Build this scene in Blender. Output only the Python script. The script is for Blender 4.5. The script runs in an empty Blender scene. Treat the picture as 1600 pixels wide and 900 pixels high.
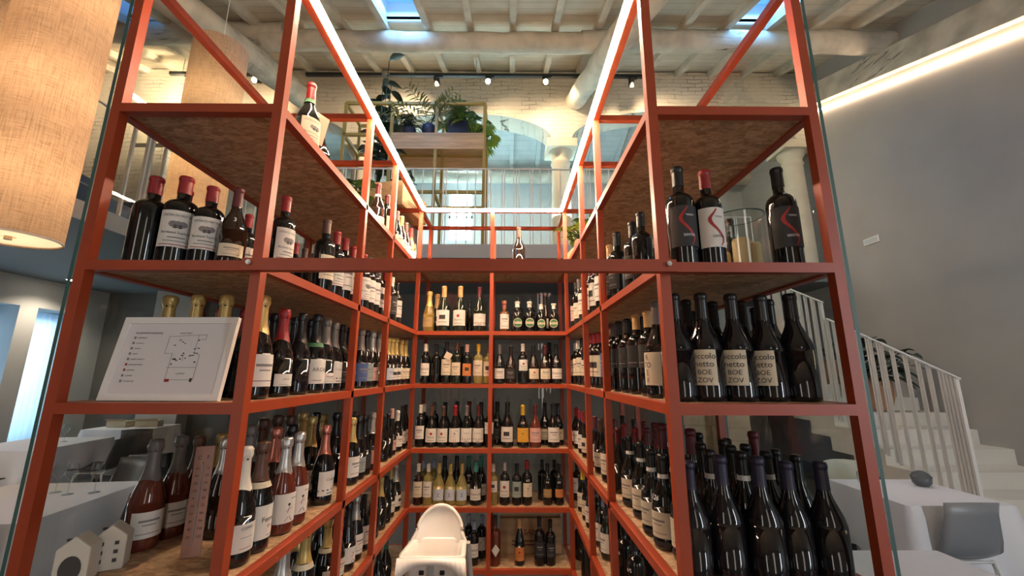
import bpy, bmesh, math, random
from mathutils import Vector, Matrix, Euler
random.seed(7)
SC = bpy.context.scene
COL = SC.collection
H = 1.55                      # camera height above the floor
# ------------------------------------------------------------------ camera
FPX = 640.64; PITCH = .2047; YAW = .0054; ROLL = .0025
def cam_axes():
    a, b, c = PITCH, YAW, ROLL
    f = Vector((math.sin(b)*math.cos(a), math.cos(b)*math.cos(a), math.sin(a)))
    r = Vector((math.cos(b), -math.sin(b), 0)); u = r.cross(f)
    return math.cos(c)*r+math.sin(c)*u, -math.sin(c)*r+math.cos(c)*u, f
CR, CU, CF = cam_axes()
cam = bpy.data.cameras.new('camera'); camo = bpy.data.objects.new('camera', cam); COL.objects.link(camo)
cam.sensor_width = 36; cam.lens = FPX/1600*36; cam.clip_start = .02; cam.clip_end = 100
camo.matrix_world = Matrix(((CR.x, CU.x, -CF.x, 0), (CR.y, CU.y, -CF.y, 0), (CR.z, CU.z, -CF.z, H), (0, 0, 0, 1)))
SC.camera = camo
SC.view_settings.view_transform = 'Standard'; SC.view_settings.look = 'None'
SC.view_settings.exposure = 0.92; SC.view_settings.gamma = 1; SC.view_settings.use_curve_mapping = False
def ray(px, py): return CF + CR*((px-800)/FPX) - CU*((py-450)/FPX)
def hit(px, py, ax, v):       # camera-relative point where the sight line meets a plane
    d = ray(px, py); i = 'XYZ'.index(ax); return d*(v/d[i])
# ------------------------------------------------------------------ world and lights
wd = bpy.data.worlds.new('world'); SC.world = wd; wd.use_nodes = True
wb = wd.node_tree.nodes['Background']; wb.inputs[0].default_value = (.13, .42, 1, 1); wb.inputs[1].default_value = .8
def area(name, loc, aim, sx, sy, power, color):
    l = bpy.data.lights.new(name, 'AREA'); l.shape = 'RECTANGLE'; l.size = sx; l.size_y = sy; l.energy = power; l.color = color
    o = bpy.data.objects.new(name, l); COL.objects.link(o); o.location = loc
    o.rotation_euler = (Vector(aim)-Vector(loc)).to_track_quat('-Z', 'Y').to_euler(); return o
for _x, _p, _c in ((-2.4, 11, (1, .92, .84)), (.9, 8, (1, .90, .80)), (4.3, 58, (.86, .93, 1))): area('unseen_light_strip', (_x, -2.9, H+.3), ((4.4 if _x > 4 else _x*.5), 3, H-.2), .55, 3.2, _p, _c)  # unseen strips behind the camera, narrowed to leave tall streaks on the bottles
area('left_side_light', (-7.3, 3.6, H+0), (-3, 4.5, H-.6), 1.2, 1.8, 14, (1, .93, .85))  # stands before the solid left wall, where no window opens
area('far_roof_uplight', (-1.0, 7.9, H+2.6), (-.9, 8.1, H+5), 6.5, .8, 60, (.50, .86, .95))  # added panel facing up, gives the far roof its cyan look
area('skylight_daylight', (-1.47, 4.1, H+4.75), (-1.47, 4.6, H+3), .5, 1.4, 16, (.20, .52, 1))
area('skylight_daylight', (3.33, 4.1, H+4.75), (3.33, 4.6, H+3), .5, 1.4, 16, (.20, .52, 1))
# ------------------------------------------------------------------ materials
MAT = {}
def nt(name):
    m = bpy.data.materials.new(name); m.use_nodes = True; return m, m.node_tree, m.node_tree.nodes['Principled BSDF']
def mat(name, col, rough=.5, metal=0, trans=0, coat=0, spec=None, ior=None, emis=None, es=0, noise=None, bump=None, sub=0):
    if name in MAT: return MAT[name]
    m, t, b = nt(name)
    b.inputs['Base Color'].default_value = (*col, 1); b.inputs['Roughness'].default_value = rough
    b.inputs['Metallic'].default_value = metal; b.inputs['Transmission Weight'].default_value = trans
    b.inputs['Coat Weight'].default_value = coat
    if spec is not None: b.inputs['Specular IOR Level'].default_value = spec
    if ior: b.inputs['IOR'].default_value = ior
    if emis: b.inputs['Emission Color'].default_value = (*emis, 1); b.inputs['Emission Strength'].default_value = es
    if noise or bump:
        tc = t.nodes.new('ShaderNodeTexCoord')
        if noise:       # scale, amount of darkening, stretch
            sc, am, st = noise
            mp = t.nodes.new('ShaderNodeMapping'); mp.inputs['Scale'].default_value = st
            n = t.nodes.new('ShaderNodeTexNoise'); n.inputs['Scale'].default_value = sc; n.inputs['Detail'].default_value = 5
            r = t.nodes.new('ShaderNodeValToRGB'); r.color_ramp.elements[0].position = .3; r.color_ramp.elements[1].position = .7
            r.color_ramp.elements[0].color = (*[c*(1-am) for c in col], 1); r.color_ramp.elements[1].color = (*[min(1, c*(1+am*.3)) for c in col], 1)
            t.links.new(tc.outputs['Object'], mp.inputs[0]); t.links.new(mp.outputs[0], n.inputs[0]); t.links.new(n.outputs[0], r.inputs[0]); t.links.new(r.outputs[0], b.inputs['Base Color'])
        if bump:
            n2 = t.nodes.new('ShaderNodeTexNoise'); n2.inputs['Scale'].default_value = bump[0]
            bp = t.nodes.new('ShaderNodeBump'); bp.inputs['Strength'].default_value = bump[1]; bp.inputs['Distance'].default_value = .01
            t.links.new(tc.outputs['Object'], n2.inputs[0]); t.links.new(n2.outputs[0], bp.inputs['Height']); t.links.new(bp.outputs[0], b.inputs['Normal'])
    MAT[name] = m; return m
def ramp(t, pts):
    r = t.nodes.new('ShaderNodeValToRGB'); e = r.color_ramp.elements
    e[0].position, e[0].color = pts[0][0], (*pts[0][1], 1); e[1].position, e[1].color = pts[-1][0], (*pts[-1][1], 1)
    for p, c in pts[1:-1]: x = e.new(p); x.color = (*c, 1)
    return r
def glass_mat(name, tint, refl=1.0, rough=0):
    m = bpy.data.materials.new(name); m.use_nodes = True; t = m.node_tree; t.nodes.clear()
    o = t.nodes.new('ShaderNodeOutputMaterial'); mx = t.nodes.new('ShaderNodeMixShader'); tr = t.nodes.new('ShaderNodeBsdfTransparent')
    gl = t.nodes.new('ShaderNodeBsdfGlossy'); lw = t.nodes.new('ShaderNodeLayerWeight'); pw = t.nodes.new('ShaderNodeMath'); pw.operation = 'POWER'; pw.inputs[1].default_value = 4.5; t.links.new(lw.outputs[1], pw.inputs[0])
    fr = t.nodes.new('ShaderNodeMath'); fr.operation = 'MULTIPLY_ADD'; fr.inputs[1].default_value = .7; fr.inputs[2].default_value = .035; t.links.new(pw.outputs[0], fr.inputs[0])
    mu = t.nodes.new('ShaderNodeMath'); mu.operation = 'MULTIPLY'; mu.inputs[1].default_value = refl
    tr.inputs[0].default_value = (*tint, 1); gl.inputs[1].default_value = rough
    t.links.new(fr.outputs[0], mu.inputs[0]); t.links.new(mu.outputs[0], mx.inputs[0]); t.links.new(tr.outputs[0], mx.inputs[1]); t.links.new(gl.outputs[0], mx.inputs[2]); t.links.new(mx.outputs[0], o.inputs[0])
    MAT[name] = m; return m
RED = mat('orange_red_paint', (.38, .055, .016), .42, noise=(9, .12, (1, 1, 1)))
# OSB boards
m, t, b = nt('osb_board'); MAT['osb'] = m
tc = t.nodes.new('ShaderNodeTexCoord'); mp = t.nodes.new('ShaderNodeMapping'); mp.inputs['Scale'].default_value = (13, 24, 10); mp.inputs['Rotation'].default_value = (0, 0, .75)
vo = t.nodes.new('ShaderNodeTexVoronoi'); vo.inputs['Scale'].default_value = 2.6; vo.inputs['Randomness'].default_value = 1; nz = t.nodes.new('ShaderNodeTexNoise'); nz.inputs['Scale'].default_value = 5; nz.inputs['Detail'].default_value = 6
mix = t.nodes.new('ShaderNodeMix'); mix.data_type = 'RGBA'; mix.inputs[0].default_value = .5
r1 = ramp(t, [(.1, (.22, .12, .06)), (.5, (.50, .32, .18)), (.9, (.78, .56, .34))]); r2 = ramp(t, [(.35, (.30, .17, .09)), (.65, (.70, .49, .29))])
t.links.new(tc.outputs['Object'], mp.inputs[0]); t.links.new(mp.outputs[0], vo.inputs[0]); t.links.new(mp.outputs[0], nz.inputs[0])
t.links.new(vo.outputs['Color'], r1.inputs[0]); t.links.new(nz.outputs[0], r2.inputs[0]); t.links.new(r1.outputs[0], mix.inputs[6]); t.links.new(r2.outputs[0], mix.inputs[7]); t.links.new(mix.outputs[2], b.inputs['Base Color']); b.inputs['Roughness'].default_value = .6
OSB = m
# whitewashed brick
m, t, b = nt('whitewashed_brick'); BRICK = m
tc = t.nodes.new('ShaderNodeTexCoord'); mp = t.nodes.new('ShaderNodeMapping'); mp.inputs['Rotation'].default_value = (math.pi/2, 0, 0)
br = t.nodes.new('ShaderNodeTexBrick'); br.inputs['Scale'].default_value = 2.2; br.inputs['Color1'].default_value = (.74, .67, .56, 1); br.inputs['Color2'].default_value = (.68, .61, .51, 1); br.inputs['Mortar'].default_value = (.20, .16, .12, 1)
br.inputs['Mortar Size'].default_value = .009; br.inputs['Mortar Smooth'].default_value = .25; br.inputs['Row Height'].default_value = .17; br.inputs['Brick Width'].default_value = .55
nz = t.nodes.new('ShaderNodeTexNoise'); nz.inputs['Scale'].default_value = 3; nz.inputs['Detail'].default_value = 8
vm = t.nodes.new('ShaderNodeMix'); vm.data_type = 'RGBA'; vm.blend_type = 'MIX'; rr = ramp(t, [(.40, (0, 0, 0)), (.52, (1, 1, 1))])
ad = t.nodes.new('ShaderNodeMixRGB'); ad.blend_type = 'ADD'; ad.inputs[0].default_value = .10
t.links.new(tc.outputs['Object'], mp.inputs[0]); t.links.new(mp.outputs[0], ad.inputs[1]); t.links.new(nz.outputs['Color'], ad.inputs[2]); t.links.new(ad.outputs[0], br.inputs[0]); t.links.new(tc.outputs['Object'], nz.inputs[0])
vm.inputs[7].default_value = (.72, .65, .54, 1); t.links.new(nz.outputs[0], rr.inputs[0]); t.links.new(rr.outputs[0], vm.inputs[0]); t.links.new(br.outputs[0], vm.inputs[6]); t.links.new(vm.outputs[2], b.inputs['Base Color'])
bp = t.nodes.new('ShaderNodeBump'); bp.inputs['Strength'].default_value = .9; bp.inputs['Distance'].default_value = .03
b2 = t.nodes.new('ShaderNodeMath'); b2.operation = 'SUBTRACT'; t.links.new(nz.outputs[0], b2.inputs[0]); t.links.new(br.outputs[1], b2.inputs[1]); t.links.new(b2.outputs[0], bp.inputs['Height']); t.links.new(bp.outputs[0], b.inputs['Normal']); b.inputs['Roughness'].default_value = .85
# painted planks
def plank_mat(name, c1, c2, scale=7):
    m, t, b = nt(name); tc = t.nodes.new('ShaderNodeTexCoord'); sp = t.nodes.new('ShaderNodeSeparateXYZ'); mu = t.nodes.new('ShaderNodeMath'); mu.operation = 'MULTIPLY'; mu.inputs[1].default_value = scale
    fr = t.nodes.new('ShaderNodeMath'); fr.operation = 'FRACT'; r = ramp(t, [(0, c2), (.05, c1), (.96, c1), (1, c2)])
    nz = t.nodes.new('ShaderNodeTexNoise'); nz.inputs['Scale'].default_value = 4; nz.inputs['Detail'].default_value = 6
    mx = t.nodes.new('ShaderNodeMixRGB'); mx.blend_type = 'MULTIPLY'; mx.inputs[0].default_value = .35
    t.links.new(tc.outputs['Object'], sp.inputs[0]); t.links.new(sp.outputs[1], mu.inputs[0]); t.links.new(mu.outputs[0], fr.inputs[0]); t.links.new(fr.outputs[0], r.inputs[0])
    t.links.new(tc.outputs['Object'], nz.inputs[0]); t.links.new(r.outputs[0], mx.inputs[1]); t.links.new(nz.outputs[0], mx.inputs[2]); t.links.new(mx.outputs[0], b.inputs['Base Color']); b.inputs['Roughness'].default_value = .7; return m
PLANK = plank_mat('whitewashed_planks', (.74, .67, .55), (.36, .30, .22))
PLANK2 = plank_mat('pale_planks', (.72, .76, .76), (.42, .48, .50))
BEAM = mat('whitewashed_timber', (.66, .60, .50), .75, noise=(3.5, .28, (1, 1, 1)), bump=(14, .5))
def beam_mat(name, st):
    m, t, b = nt(name); tc = t.nodes.new('ShaderNodeTexCoord'); mp = t.nodes.new('ShaderNodeMapping'); mp.inputs['Scale'].default_value = st
    n = t.nodes.new('ShaderNodeTexNoise'); n.inputs['Scale'].default_value = 2.2; n.inputs['Detail'].default_value = 3; n2 = t.nodes.new('ShaderNodeTexNoise'); n2.inputs['Scale'].default_value = 3; n2.inputs['Detail'].default_value = 7
    r = ramp(t, [(.485, (.70, .64, .53)), (.498, (.16, .13, .10)), (.502, (.16, .13, .10)), (.515, (.70, .64, .53))]); r2 = ramp(t, [(.3, (.62, .62, .62)), (.6, (1, 1, 1))]); mx = t.nodes.new('ShaderNodeMixRGB'); mx.blend_type = 'MULTIPLY'; mx.inputs[0].default_value = 1
    r3 = ramp(t, [(.60, (0, 0, 0)), (.66, (1, 1, 1))]); n3 = t.nodes.new('ShaderNodeTexNoise'); n3.inputs['Scale'].default_value = .9; mc = t.nodes.new('ShaderNodeMixRGB'); mc.inputs[1].default_value = (.70, .64, .53, 1)
    t.links.new(tc.outputs['Object'], mp.inputs[0]); t.links.new(mp.outputs[0], n.inputs[0]); t.links.new(tc.outputs['Object'], n2.inputs[0]); t.links.new(tc.outputs['Object'], n3.inputs[0]); t.links.new(n3.outputs[0], r3.inputs[0]); t.links.new(r3.outputs[0], mc.inputs[0])
    t.links.new(n.outputs[0], r.inputs[0]); t.links.new(r.outputs[0], mc.inputs[2]); t.links.new(n2.outputs[0], r2.inputs[0]); t.links.new(mc.outputs[0], mx.inputs[1]); t.links.new(r2.outputs[0], mx.inputs[2]); t.links.new(mx.outputs[0], b.inputs['Base Color']); b.inputs['Roughness'].default_value = .8
    bp = t.nodes.new('ShaderNodeBump'); bp.inputs['Strength'].default_value = .6; bp.inputs['Distance'].default_value = .03; t.links.new(n2.outputs[0], bp.inputs['Height']); t.links.new(bp.outputs[0], b.inputs['Normal']); return m
BEAMX = beam_mat('whitewashed_log_across', (.35, 5, 5)); BEAMY = beam_mat('whitewashed_log_along', (5, .35, 5))
# linen shade
m, t, b = nt('linen_shade'); LINEN = m
tc = t.nodes.new('ShaderNodeTexCoord'); mps = []
for s in ((14, 14, 260), (200, 200, 9)):
    mp = t.nodes.new('ShaderNodeMapping'); mp.inputs['Scale'].default_value = s; n = t.nodes.new('ShaderNodeTexNoise'); n.inputs['Scale'].default_value = 1; n.inputs['Detail'].default_value = 3
    t.links.new(tc.outputs['Object'], mp.inputs[0]); t.links.new(mp.outputs[0], n.inputs[0]); mps.append(n)
mm = t.nodes.new('ShaderNodeMath'); mm.operation = 'MULTIPLY'; t.links.new(mps[0].outputs[0], mm.inputs[0]); t.links.new(mps[1].outputs[0], mm.inputs[1])
r = ramp(t, [(.12, (.44, .33, .24)), (.24, (.62, .50, .38)), (.42, (.72, .60, .47))]); t.links.new(mm.outputs[0], r.inputs[0]); t.links.new(r.outputs[0], b.inputs['Base Color']); b.inputs['Roughness'].default_value = .9
tl = t.nodes.new('ShaderNodeBsdfTranslucent'); ms = t.nodes.new('ShaderNodeMixShader'); ms.inputs[0].default_value = .5; t.links.new(r.outputs[0], tl.inputs[0])
t.links.new(b.outputs[0], ms.inputs[1]); t.links.new(tl.outputs[0], ms.inputs[2]); t.links.new(ms.outputs[0], t.nodes['Material Output'].inputs[0])
DIFF = mat('frosted_diffuser', (.85, .78, .70), .6)
_t = DIFF.node_tree; _tl = _t.nodes.new('ShaderNodeBsdfTranslucent'); _ms = _t.nodes.new('ShaderNodeMixShader'); _ms.inputs[0].default_value = .35; _tl.inputs[0].default_value = (.8, .7, .6, 1)
_t.links.new(_t.nodes['Principled BSDF'].outputs[0], _ms.inputs[1]); _t.links.new(_tl.outputs[0], _ms.inputs[2]); _t.links.new(_ms.outputs[0], _t.nodes['Material Output'].inputs[0])
LINER = mat('white_shade_liner', (.9, .85, .78), .8)
WALLG = mat('grey_plaster', (.42, .41, .39), .75, noise=(1.3, .10, (1, 1, 1)))
WALLL = mat('pale_plaster', (.55, .58, .58), .8, noise=(1.5, .1, (1, 1, 1)))
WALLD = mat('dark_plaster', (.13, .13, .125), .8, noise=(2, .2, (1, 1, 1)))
SLAB = mat('grey_soffit_paint', (.17, .20, .21), .7)
WHITE = mat('white_steel', (.84, .83, .80), .35)
STAIR = mat('pale_stair_plaster', (.72, .69, .62), .7, noise=(3, .08, (1, 1, 1)))
FLOOR = mat('grey_resin_floor', (.14, .135, .13), .35, noise=(2, .15, (1, 1, 1)))
CLOTH = mat('white_tablecloth', (.78, .78, .82), .85, bump=(9, .3))
GREYPL = mat('grey_plastic', (.25, .26, .28), .35); DARKPL = mat('charcoal_plastic', (.07, .065, .065), .4)
WPL = mat('white_plastic', (.88, .86, .84), .22, coat=.3); BLACK = mat('black_metal', (.01, .01, .01), .4)
PINE = mat('pine_wood', (.62, .42, .24), .6, noise=(3, .3, (1, 8, 8))); DWOOD = mat('dark_stained_wood', (.05, .04, .035), .6)
YEL = mat('ochre_metal', (.42, .30, .08), .45); NAVY = mat('navy_ceramic', (.02, .03, .08), .45); TERRA = mat('terracotta', (.42, .22, .13), .8)
LEAF = mat('green_leaf', (.07, .16, .04), .45); LEAFD = mat('dark_leaf', (.018, .035, .022), .4); LEAFP = mat('olive_leaf', (.20, .24, .09), .5); LEAFL = mat('lime_leaf', (.28, .45, .06), .45)
PANE = glass_mat('clear_pane', (.93, .96, .95), 1.3); EDGE = mat('green_glass_edge', (.045, .11, .10), .45); THIN = glass_mat('thin_glass', (.93, .95, .95), 2.2)
SHEER = mat('sheer_curtain', (.8, .85, .85), .9)
_t = SHEER.node_tree; _tl = _t.nodes.new('ShaderNodeBsdfTranslucent'); _ms = _t.nodes.new('ShaderNodeMixShader'); _ms.inputs[0].default_value = .7; _tl.inputs[0].default_value = (.8, .88, .88, 1)
_t.links.new(_t.nodes['Principled BSDF'].outputs[0], _ms.inputs[1]); _t.links.new(_tl.outputs[0], _ms.inputs[2]); _t.links.new(_ms.outputs[0], _t.nodes['Material Output'].inputs[0])
LED = mat('led_diffuser', (1, .9, .8), .5, emis=(1, .74, .50), es=115)
LEDW = mat('led_diffuser_wall', (1, .9, .8), .5, emis=(1, .72, .48), es=12)
BULB = mat('warm_bulb', (1, .9, .8), .5, emis=(1, .82, .6), es=30)
SKYG = glass_mat('skylight_glass', (.9, .97, 1), .6)
PRINT = mat('black_ink', (.03, .03, .03), .6); GREYINK = mat('grey_ink', (.22, .2, .2), .7); REDINK = mat('red_ink', (.35, .02, .02), .5); CHALK = mat('white_marker', (.8, .8, .8), .6)
# ------------------------------------------------------------------ mesh helpers
def link(name, me, mts, parent=None, loc=None):
    o = bpy.data.objects.new(name, me); COL.objects.link(o)
    if mts is not None and not me.materials:
        for m_ in (mts if isinstance(mts, (list, tuple)) else [mts]): me.materials.append(m_)
    if parent: o.parent = parent
    if loc: o.location = loc
    return o
class MB:
    def __init__(s): s.v = []; s.f = []; s.mi = []; s.sm = []
    def add(s, vs, fs, mi=0, sm=False):
        k = len(s.v); s.v += [tuple(v) for v in vs]; s.f += [tuple(i+k for i in f) for f in fs]; s.mi += [mi]*len(fs); s.sm += [sm]*len(fs)
    def box(s, a, b, mi=0, M=None):
        x0, y0, z0 = a; x1, y1, z1 = b
        vs = [Vector(p) for p in ((x0, y0, z0), (x1, y0, z0), (x1, y1, z0), (x0, y1, z0), (x0, y0, z1), (x1, y0, z1), (x1, y1, z1), (x0, y1, z1))]
        if M: vs = [M @ v for v in vs]
        s.add(vs, [(0, 3, 2, 1), (4, 5, 6, 7), (0, 1, 5, 4), (1, 2, 6, 5), (2, 3, 7, 6), (3, 0, 4, 7)], mi)
    def bar(s, p, q, w, h=None, mi=0, up=(0, 0, 1)):
        p, q = Vector(p), Vector(q); d = q-p; L = d.length; d.normalize(); h = h or w
        u = Vector(up)
        if abs(u.dot(d)) > .98: u = Vector((0, 1, 0))
        r = d.cross(u).normalized(); u = r.cross(d)
        s.box((-w/2, 0, -h/2), (w/2, L, h/2), mi, Matrix(((r.x, d.x, u.x, p.x), (r.y, d.y, u.y, p.y), (r.z, d.z, u.z, p.z), (0, 0, 0, 1))))
    def tube(s, pts, rad, n=8, mi=0, cap=True):
        P = [Vector(p) for p in pts]; R = rad if isinstance(rad, (list, tuple)) else [rad]*len(P); vs = []; fs = []
        for i, p in enumerate(P):
            d = (P[min(i+1, len(P)-1)]-P[max(i-1, 0)]).normalized(); u = Vector((0, 0, 1)) if abs(d.z) < .9 else Vector((0, 1, 0))
            r = d.cross(u).normalized(); u = r.cross(d)
            for k in range(n):
                a = 2*math.pi*k/n; vs.append(p+(r*math.cos(a)+u*math.sin(a))*R[i])
        for i in range(len(P)-1):
            for k in range(n): fs.append((i*n+k, i*n+(k+1) % n, (i+1)*n+(k+1) % n, (i+1)*n+k))
        s.add(vs, fs, mi, True)
        if cap: s.add(vs[:n], [tuple(range(n))[::-1]], mi); s.add(vs[-n:], [tuple(range(n))], mi)
    def lathe(s, prof, n=24, mi=0, c=(0, 0, 0), cap0=True, cap1=True, sm=True):
        vs = []; fs = []
        for r, z in prof:
            for k in range(n): a = 2*math.pi*k/n; vs.append((c[0]+r*math.cos(a), c[1]+r*math.sin(a), c[2]+z))
        for i in range(len(prof)-1):
            for k in range(n): fs.append((i*n+k, i*n+(k+1) % n, (i+1)*n+(k+1) % n, (i+1)*n+k))
        s.add(vs, fs, mi, sm)
        if cap0: s.add(vs[:n], [tuple(range(n))[::-1]], mi)
        if cap1: s.add(vs[-n:], [tuple(range(n))], mi)
    def mesh(s, name):
        me = bpy.data.meshes.new(name); me.from_pydata(s.v, [], s.f)
        me.polygons.foreach_set('material_index', s.mi); me.polygons.foreach_set('use_smooth', s.sm); me.update(); return me
    def obj(s, name, m, parent=None, loc=None): return link(name, s.mesh(name), m, parent, loc)
def tag(o, label, cat, group=None):
    o['label'] = label; o['category'] = cat
    if group: o['group'] = group
    return o
def thing(name, label, cat, loc=(0, 0, 0), rz=0, group=None):
    o = bpy.data.objects.new(name, None); COL.objects.link(o); o.location = loc; o.rotation_euler = (0, 0, rz); o.empty_display_size = .05
    return tag(o, label, cat, group)
def struct(o): o['kind'] = 'structure'; return o
def smooth_bevel(o, w=.004, seg=2):
    md = o.modifiers.new('bevel', 'BEVEL'); md.width = w; md.segments = seg; md.limit_method = 'ANGLE'; return o
# ------------------------------------------------------------------ lettering (font curves turned into flat meshes once)
TEXTS = {}
def text2d(s):
    """list of verts (x,y) centred, height of a capital about 1, and faces"""
    if s in TEXTS: return TEXTS[s]
    c = bpy.data.curves.new('lettering', 'FONT'); c.body = s; c.resolution_u = 2; c.align_x = 'CENTER'
    o = bpy.data.objects.new('lettering', c); COL.objects.link(o); dg = bpy.context.evaluated_depsgraph_get(); dg.update()
    me = bpy.data.meshes.new_from_object(o.evaluated_get(dg)); vs = [(v.co.x*1.4, v.co.y*1.4) for v in me.vertices]; fs = [tuple(p.vertices) for p in me.polygons]
    bpy.data.objects.remove(o); bpy.data.curves.remove(c); bpy.data.meshes.remove(me)
    TEXTS[s] = (vs, fs); return TEXTS[s]
def put_text(mb, s, fn, x, y, h, mi=0, wmax=None):
    vs, fs = text2d(s); k = h
    if wmax and vs:
        w = max(v[0] for v in vs)-min(v[0] for v in vs)
        if w*k > wmax: k2 = wmax/w
        else: k2 = k
    else: k2 = k
    mb.add([fn(x+v[0]*k2, y+v[1]*k) for v in vs], fs, mi)
for s_ in ['SANTINI', '32/26', 'COPPO', 'CESARI']: text2d(s_)

# ================================================================== ROOM SHELL
XW = 5.4
def roof_z(y): return H+3.18+.34*y if y <= 6.6 else H+3.18+.34*6.6-.28*(y-6.6)
mb = MB(); mb.box((-8, -3, -.1), (XW, 9, 0)); struct(mb.obj('floor', FLOOR))
mb = MB(); mb.box((XW, -3, 0), (XW+.2, 9, H+5.6)); struct(mb.obj('wall_right', WALLG))
mb = MB(); mb.box((-8, -3.2, 0), (-3, -3, H+3)); mb.box((4.2, -3.2, 0), (XW, -3, H+3)); mb.box((-3, -3.2, 0), (4.2, -3, .3)); mb.box((-3, -3.2, H+1.9), (4.2, -3, H+3)); struct(mb.obj('wall_front', WALLL))
mb = MB(); mb.box((-3, -3.15, .3), (4.2, -3.12, H+1.9)); tag(mb.obj('curtain', mat('cream_light_block', (.62, .58, .52), .9)), 'unseen cream sheet added across the front opening to block blue sky', 'curtain')  # sheet added behind the camera to keep the blue sky out of the room
# left wall with two deep daylit windows
mb = MB(); wins = [(5.1, 6.25), (6.5, 7.2)]; y = -3
for a, b_ in wins+[(9, 9)]:
    mb.box((-8.2, y, 0), (-7.5, a, H+1.45)); y = b_
for a, b_ in wins: mb.box((-8.2, a, 0), (-7.5, b_, .35)); mb.box((-8.2, a, H+1.0), (-7.5, b_, H+1.45))
mb.box((-8.2, -3, H+1.45), (-7.5, 9, H+5.6)); struct(mb.obj('wall_left', WALLL))
for i, (a, b_) in enumerate(wins):
    mb = MB()
    for q in (a+.03, (a+b_)/2, b_-.03): mb.box((-8.1, q-.03, .35), (-8.04, q+.03, H+1.0))
    mb.box((-8.1, a, .35), (-8.04, b_, .41)); mb.box((-8.1, a, H+.94), (-8.04, b_, H+1.0)); fr_ = struct(mb.obj('window_%d' % (i+1), WHITE))
    mb = MB(); mb.box((-8.09, a, .4), (-8.08, b_, H+.95)); mb.obj('pane', SKYG, fr_)
    area('window_daylight', (-8.02, (a+b_)/2, H-.1), (-6, (a+b_)/2, H-.3), b_-a-.1, 1.9, 5, (.70, .93, 1))
    mb = MB(); n = 24; vs = [(-7.86+.02*math.sin(k*1.9), a+(b_-a)*k/n, z) for z in (.36, H+.97) for k in range(n+1)]; mb.add(vs, [(k, k+1, n+2+k, n+1+k) for k in range(n)], 0, True); tag(mb.obj('curtain', SHEER), 'sheer white curtain in the %s window of the left wall' % ('nearer', 'farther')[i], 'curtain')
# far wall beyond the arches, with a tall window
mb = MB(); wx0, wx1, wz0, wz1 = -1.42, -.86, H+2.95, H+4.1
for bx in (((-8, 8.9, 0), (wx0, 9.1, H+4.8)), ((wx1, 8.9, 0), (XW, 9.1, H+4.8)), ((wx0, 8.9, 0), (wx1, 9.1, wz0)), ((wx0, 8.9, wz1), (wx1, 9.1, H+4.8))): mb.box(*bx)
struct(mb.obj('wall_far', WALLL))
mb = MB(); mb.box((wx0, 8.95, wz0), (wx0+.04, 9, wz1)); mb.box((wx1-.04, 8.95, wz0), (wx1, 9, wz1)); mb.box((wx0, 8.95, (wz0+wz1)/2-.03), (wx1, 9, (wz0+wz1)/2+.03)); w3 = struct(mb.obj('window_3', WHITE))
mb = MB(); mb.box((wx0, 8.98, wz0), (wx1, 8.982, wz1)); mb.obj('pane', SHEER, w3)
area('far_window_daylight', (-1.14, 9.5, (wz0+wz1)/2), (-1.14, 7, (wz0+wz1)/2), .6, 1.2, 170, (.85, .97, 1))
# ground floor wall under the gallery
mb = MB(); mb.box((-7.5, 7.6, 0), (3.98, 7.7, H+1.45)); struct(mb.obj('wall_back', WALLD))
mb = MB(); mb.box((2.15, 5.7, 0), (3.2, 5.9, H+1.45)); struct(mb.obj('wall_partition', mat('sage_plaster', (.26, .28, .26), .8)))
mb = MB(); mb.box((-6.4, 7.35, 0), (-5.7, 7.6, H+1.45)); struct(mb.obj('wall_pier', mat('warm_white_plaster', (.38, .35, .32), .8)))
# roof: plank panels between rafters, open where the skylights are
RX = [.03+.6*k for k in range(-13, 10)]
def in_sky(x0, x1, y0, y1): return False
sky = [(-1.77, -1.17), (3.03, 3.63), (-5.37, -4.77)]; SY0, SY1 = 3.2, 4.85
mb = MB()
def roofpanel(x0, x1, y0, y1, th=.05):
    vs = [(x0, y0, roof_z(y0)), (x1, y0, roof_z(y0)), (x1, y1, roof_z(y1)), (x0, y1, roof_z(y1))]
    vs += [(a_, b__, c_+th) for a_, b__, c_ in vs]; mb.add(vs, [(0, 3, 2, 1), (4, 5, 6, 7), (0, 1, 5, 4), (1, 2, 6, 5), (2, 3, 7, 6), (3, 0, 4, 7)])
edges = sorted([-8.0, XW+.1]+[e for s in sky for e in s])
for i in range(len(edges)-1):
    a, b_ = edges[i], edges[i+1]
    if (a, b_) in sky: roofpanel(a, b_, -3, SY0); roofpanel(a, b_, SY1, 6.6)
    else: roofpanel(a, b_, -3, 6.6)
struct(mb.obj('ceiling', PLANK))
mb = MB(); roofpanel(-8, -1.34, 6.6, 9.1); roofpanel(-.84, XW+.1, 6.6, 9.1); roofpanel(-1.34, -.84, 6.6, 8.25); roofpanel(-1.34, -.84, 8.72, 9.1); struct(mb.obj('ceiling_far', PLANK2))
mb = MB(); mb.add([(-1.34, 8.25, roof_z(8.25)+.02), (-.84, 8.25, roof_z(8.25)+.02), (-.84, 8.72, roof_z(8.72)+.02), (-1.34, 8.72, roof_z(8.72)+.02)], [(0, 1, 2, 3)]); struct(mb.obj('window_7', SHEER))
area('far_skylight_daylight', (-1.09, 8.5, roof_z(8.5)+.35), (-1.09, 8.45, roof_z(8.5)-1), .5, .5, 60, (.85, .97, 1))
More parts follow.
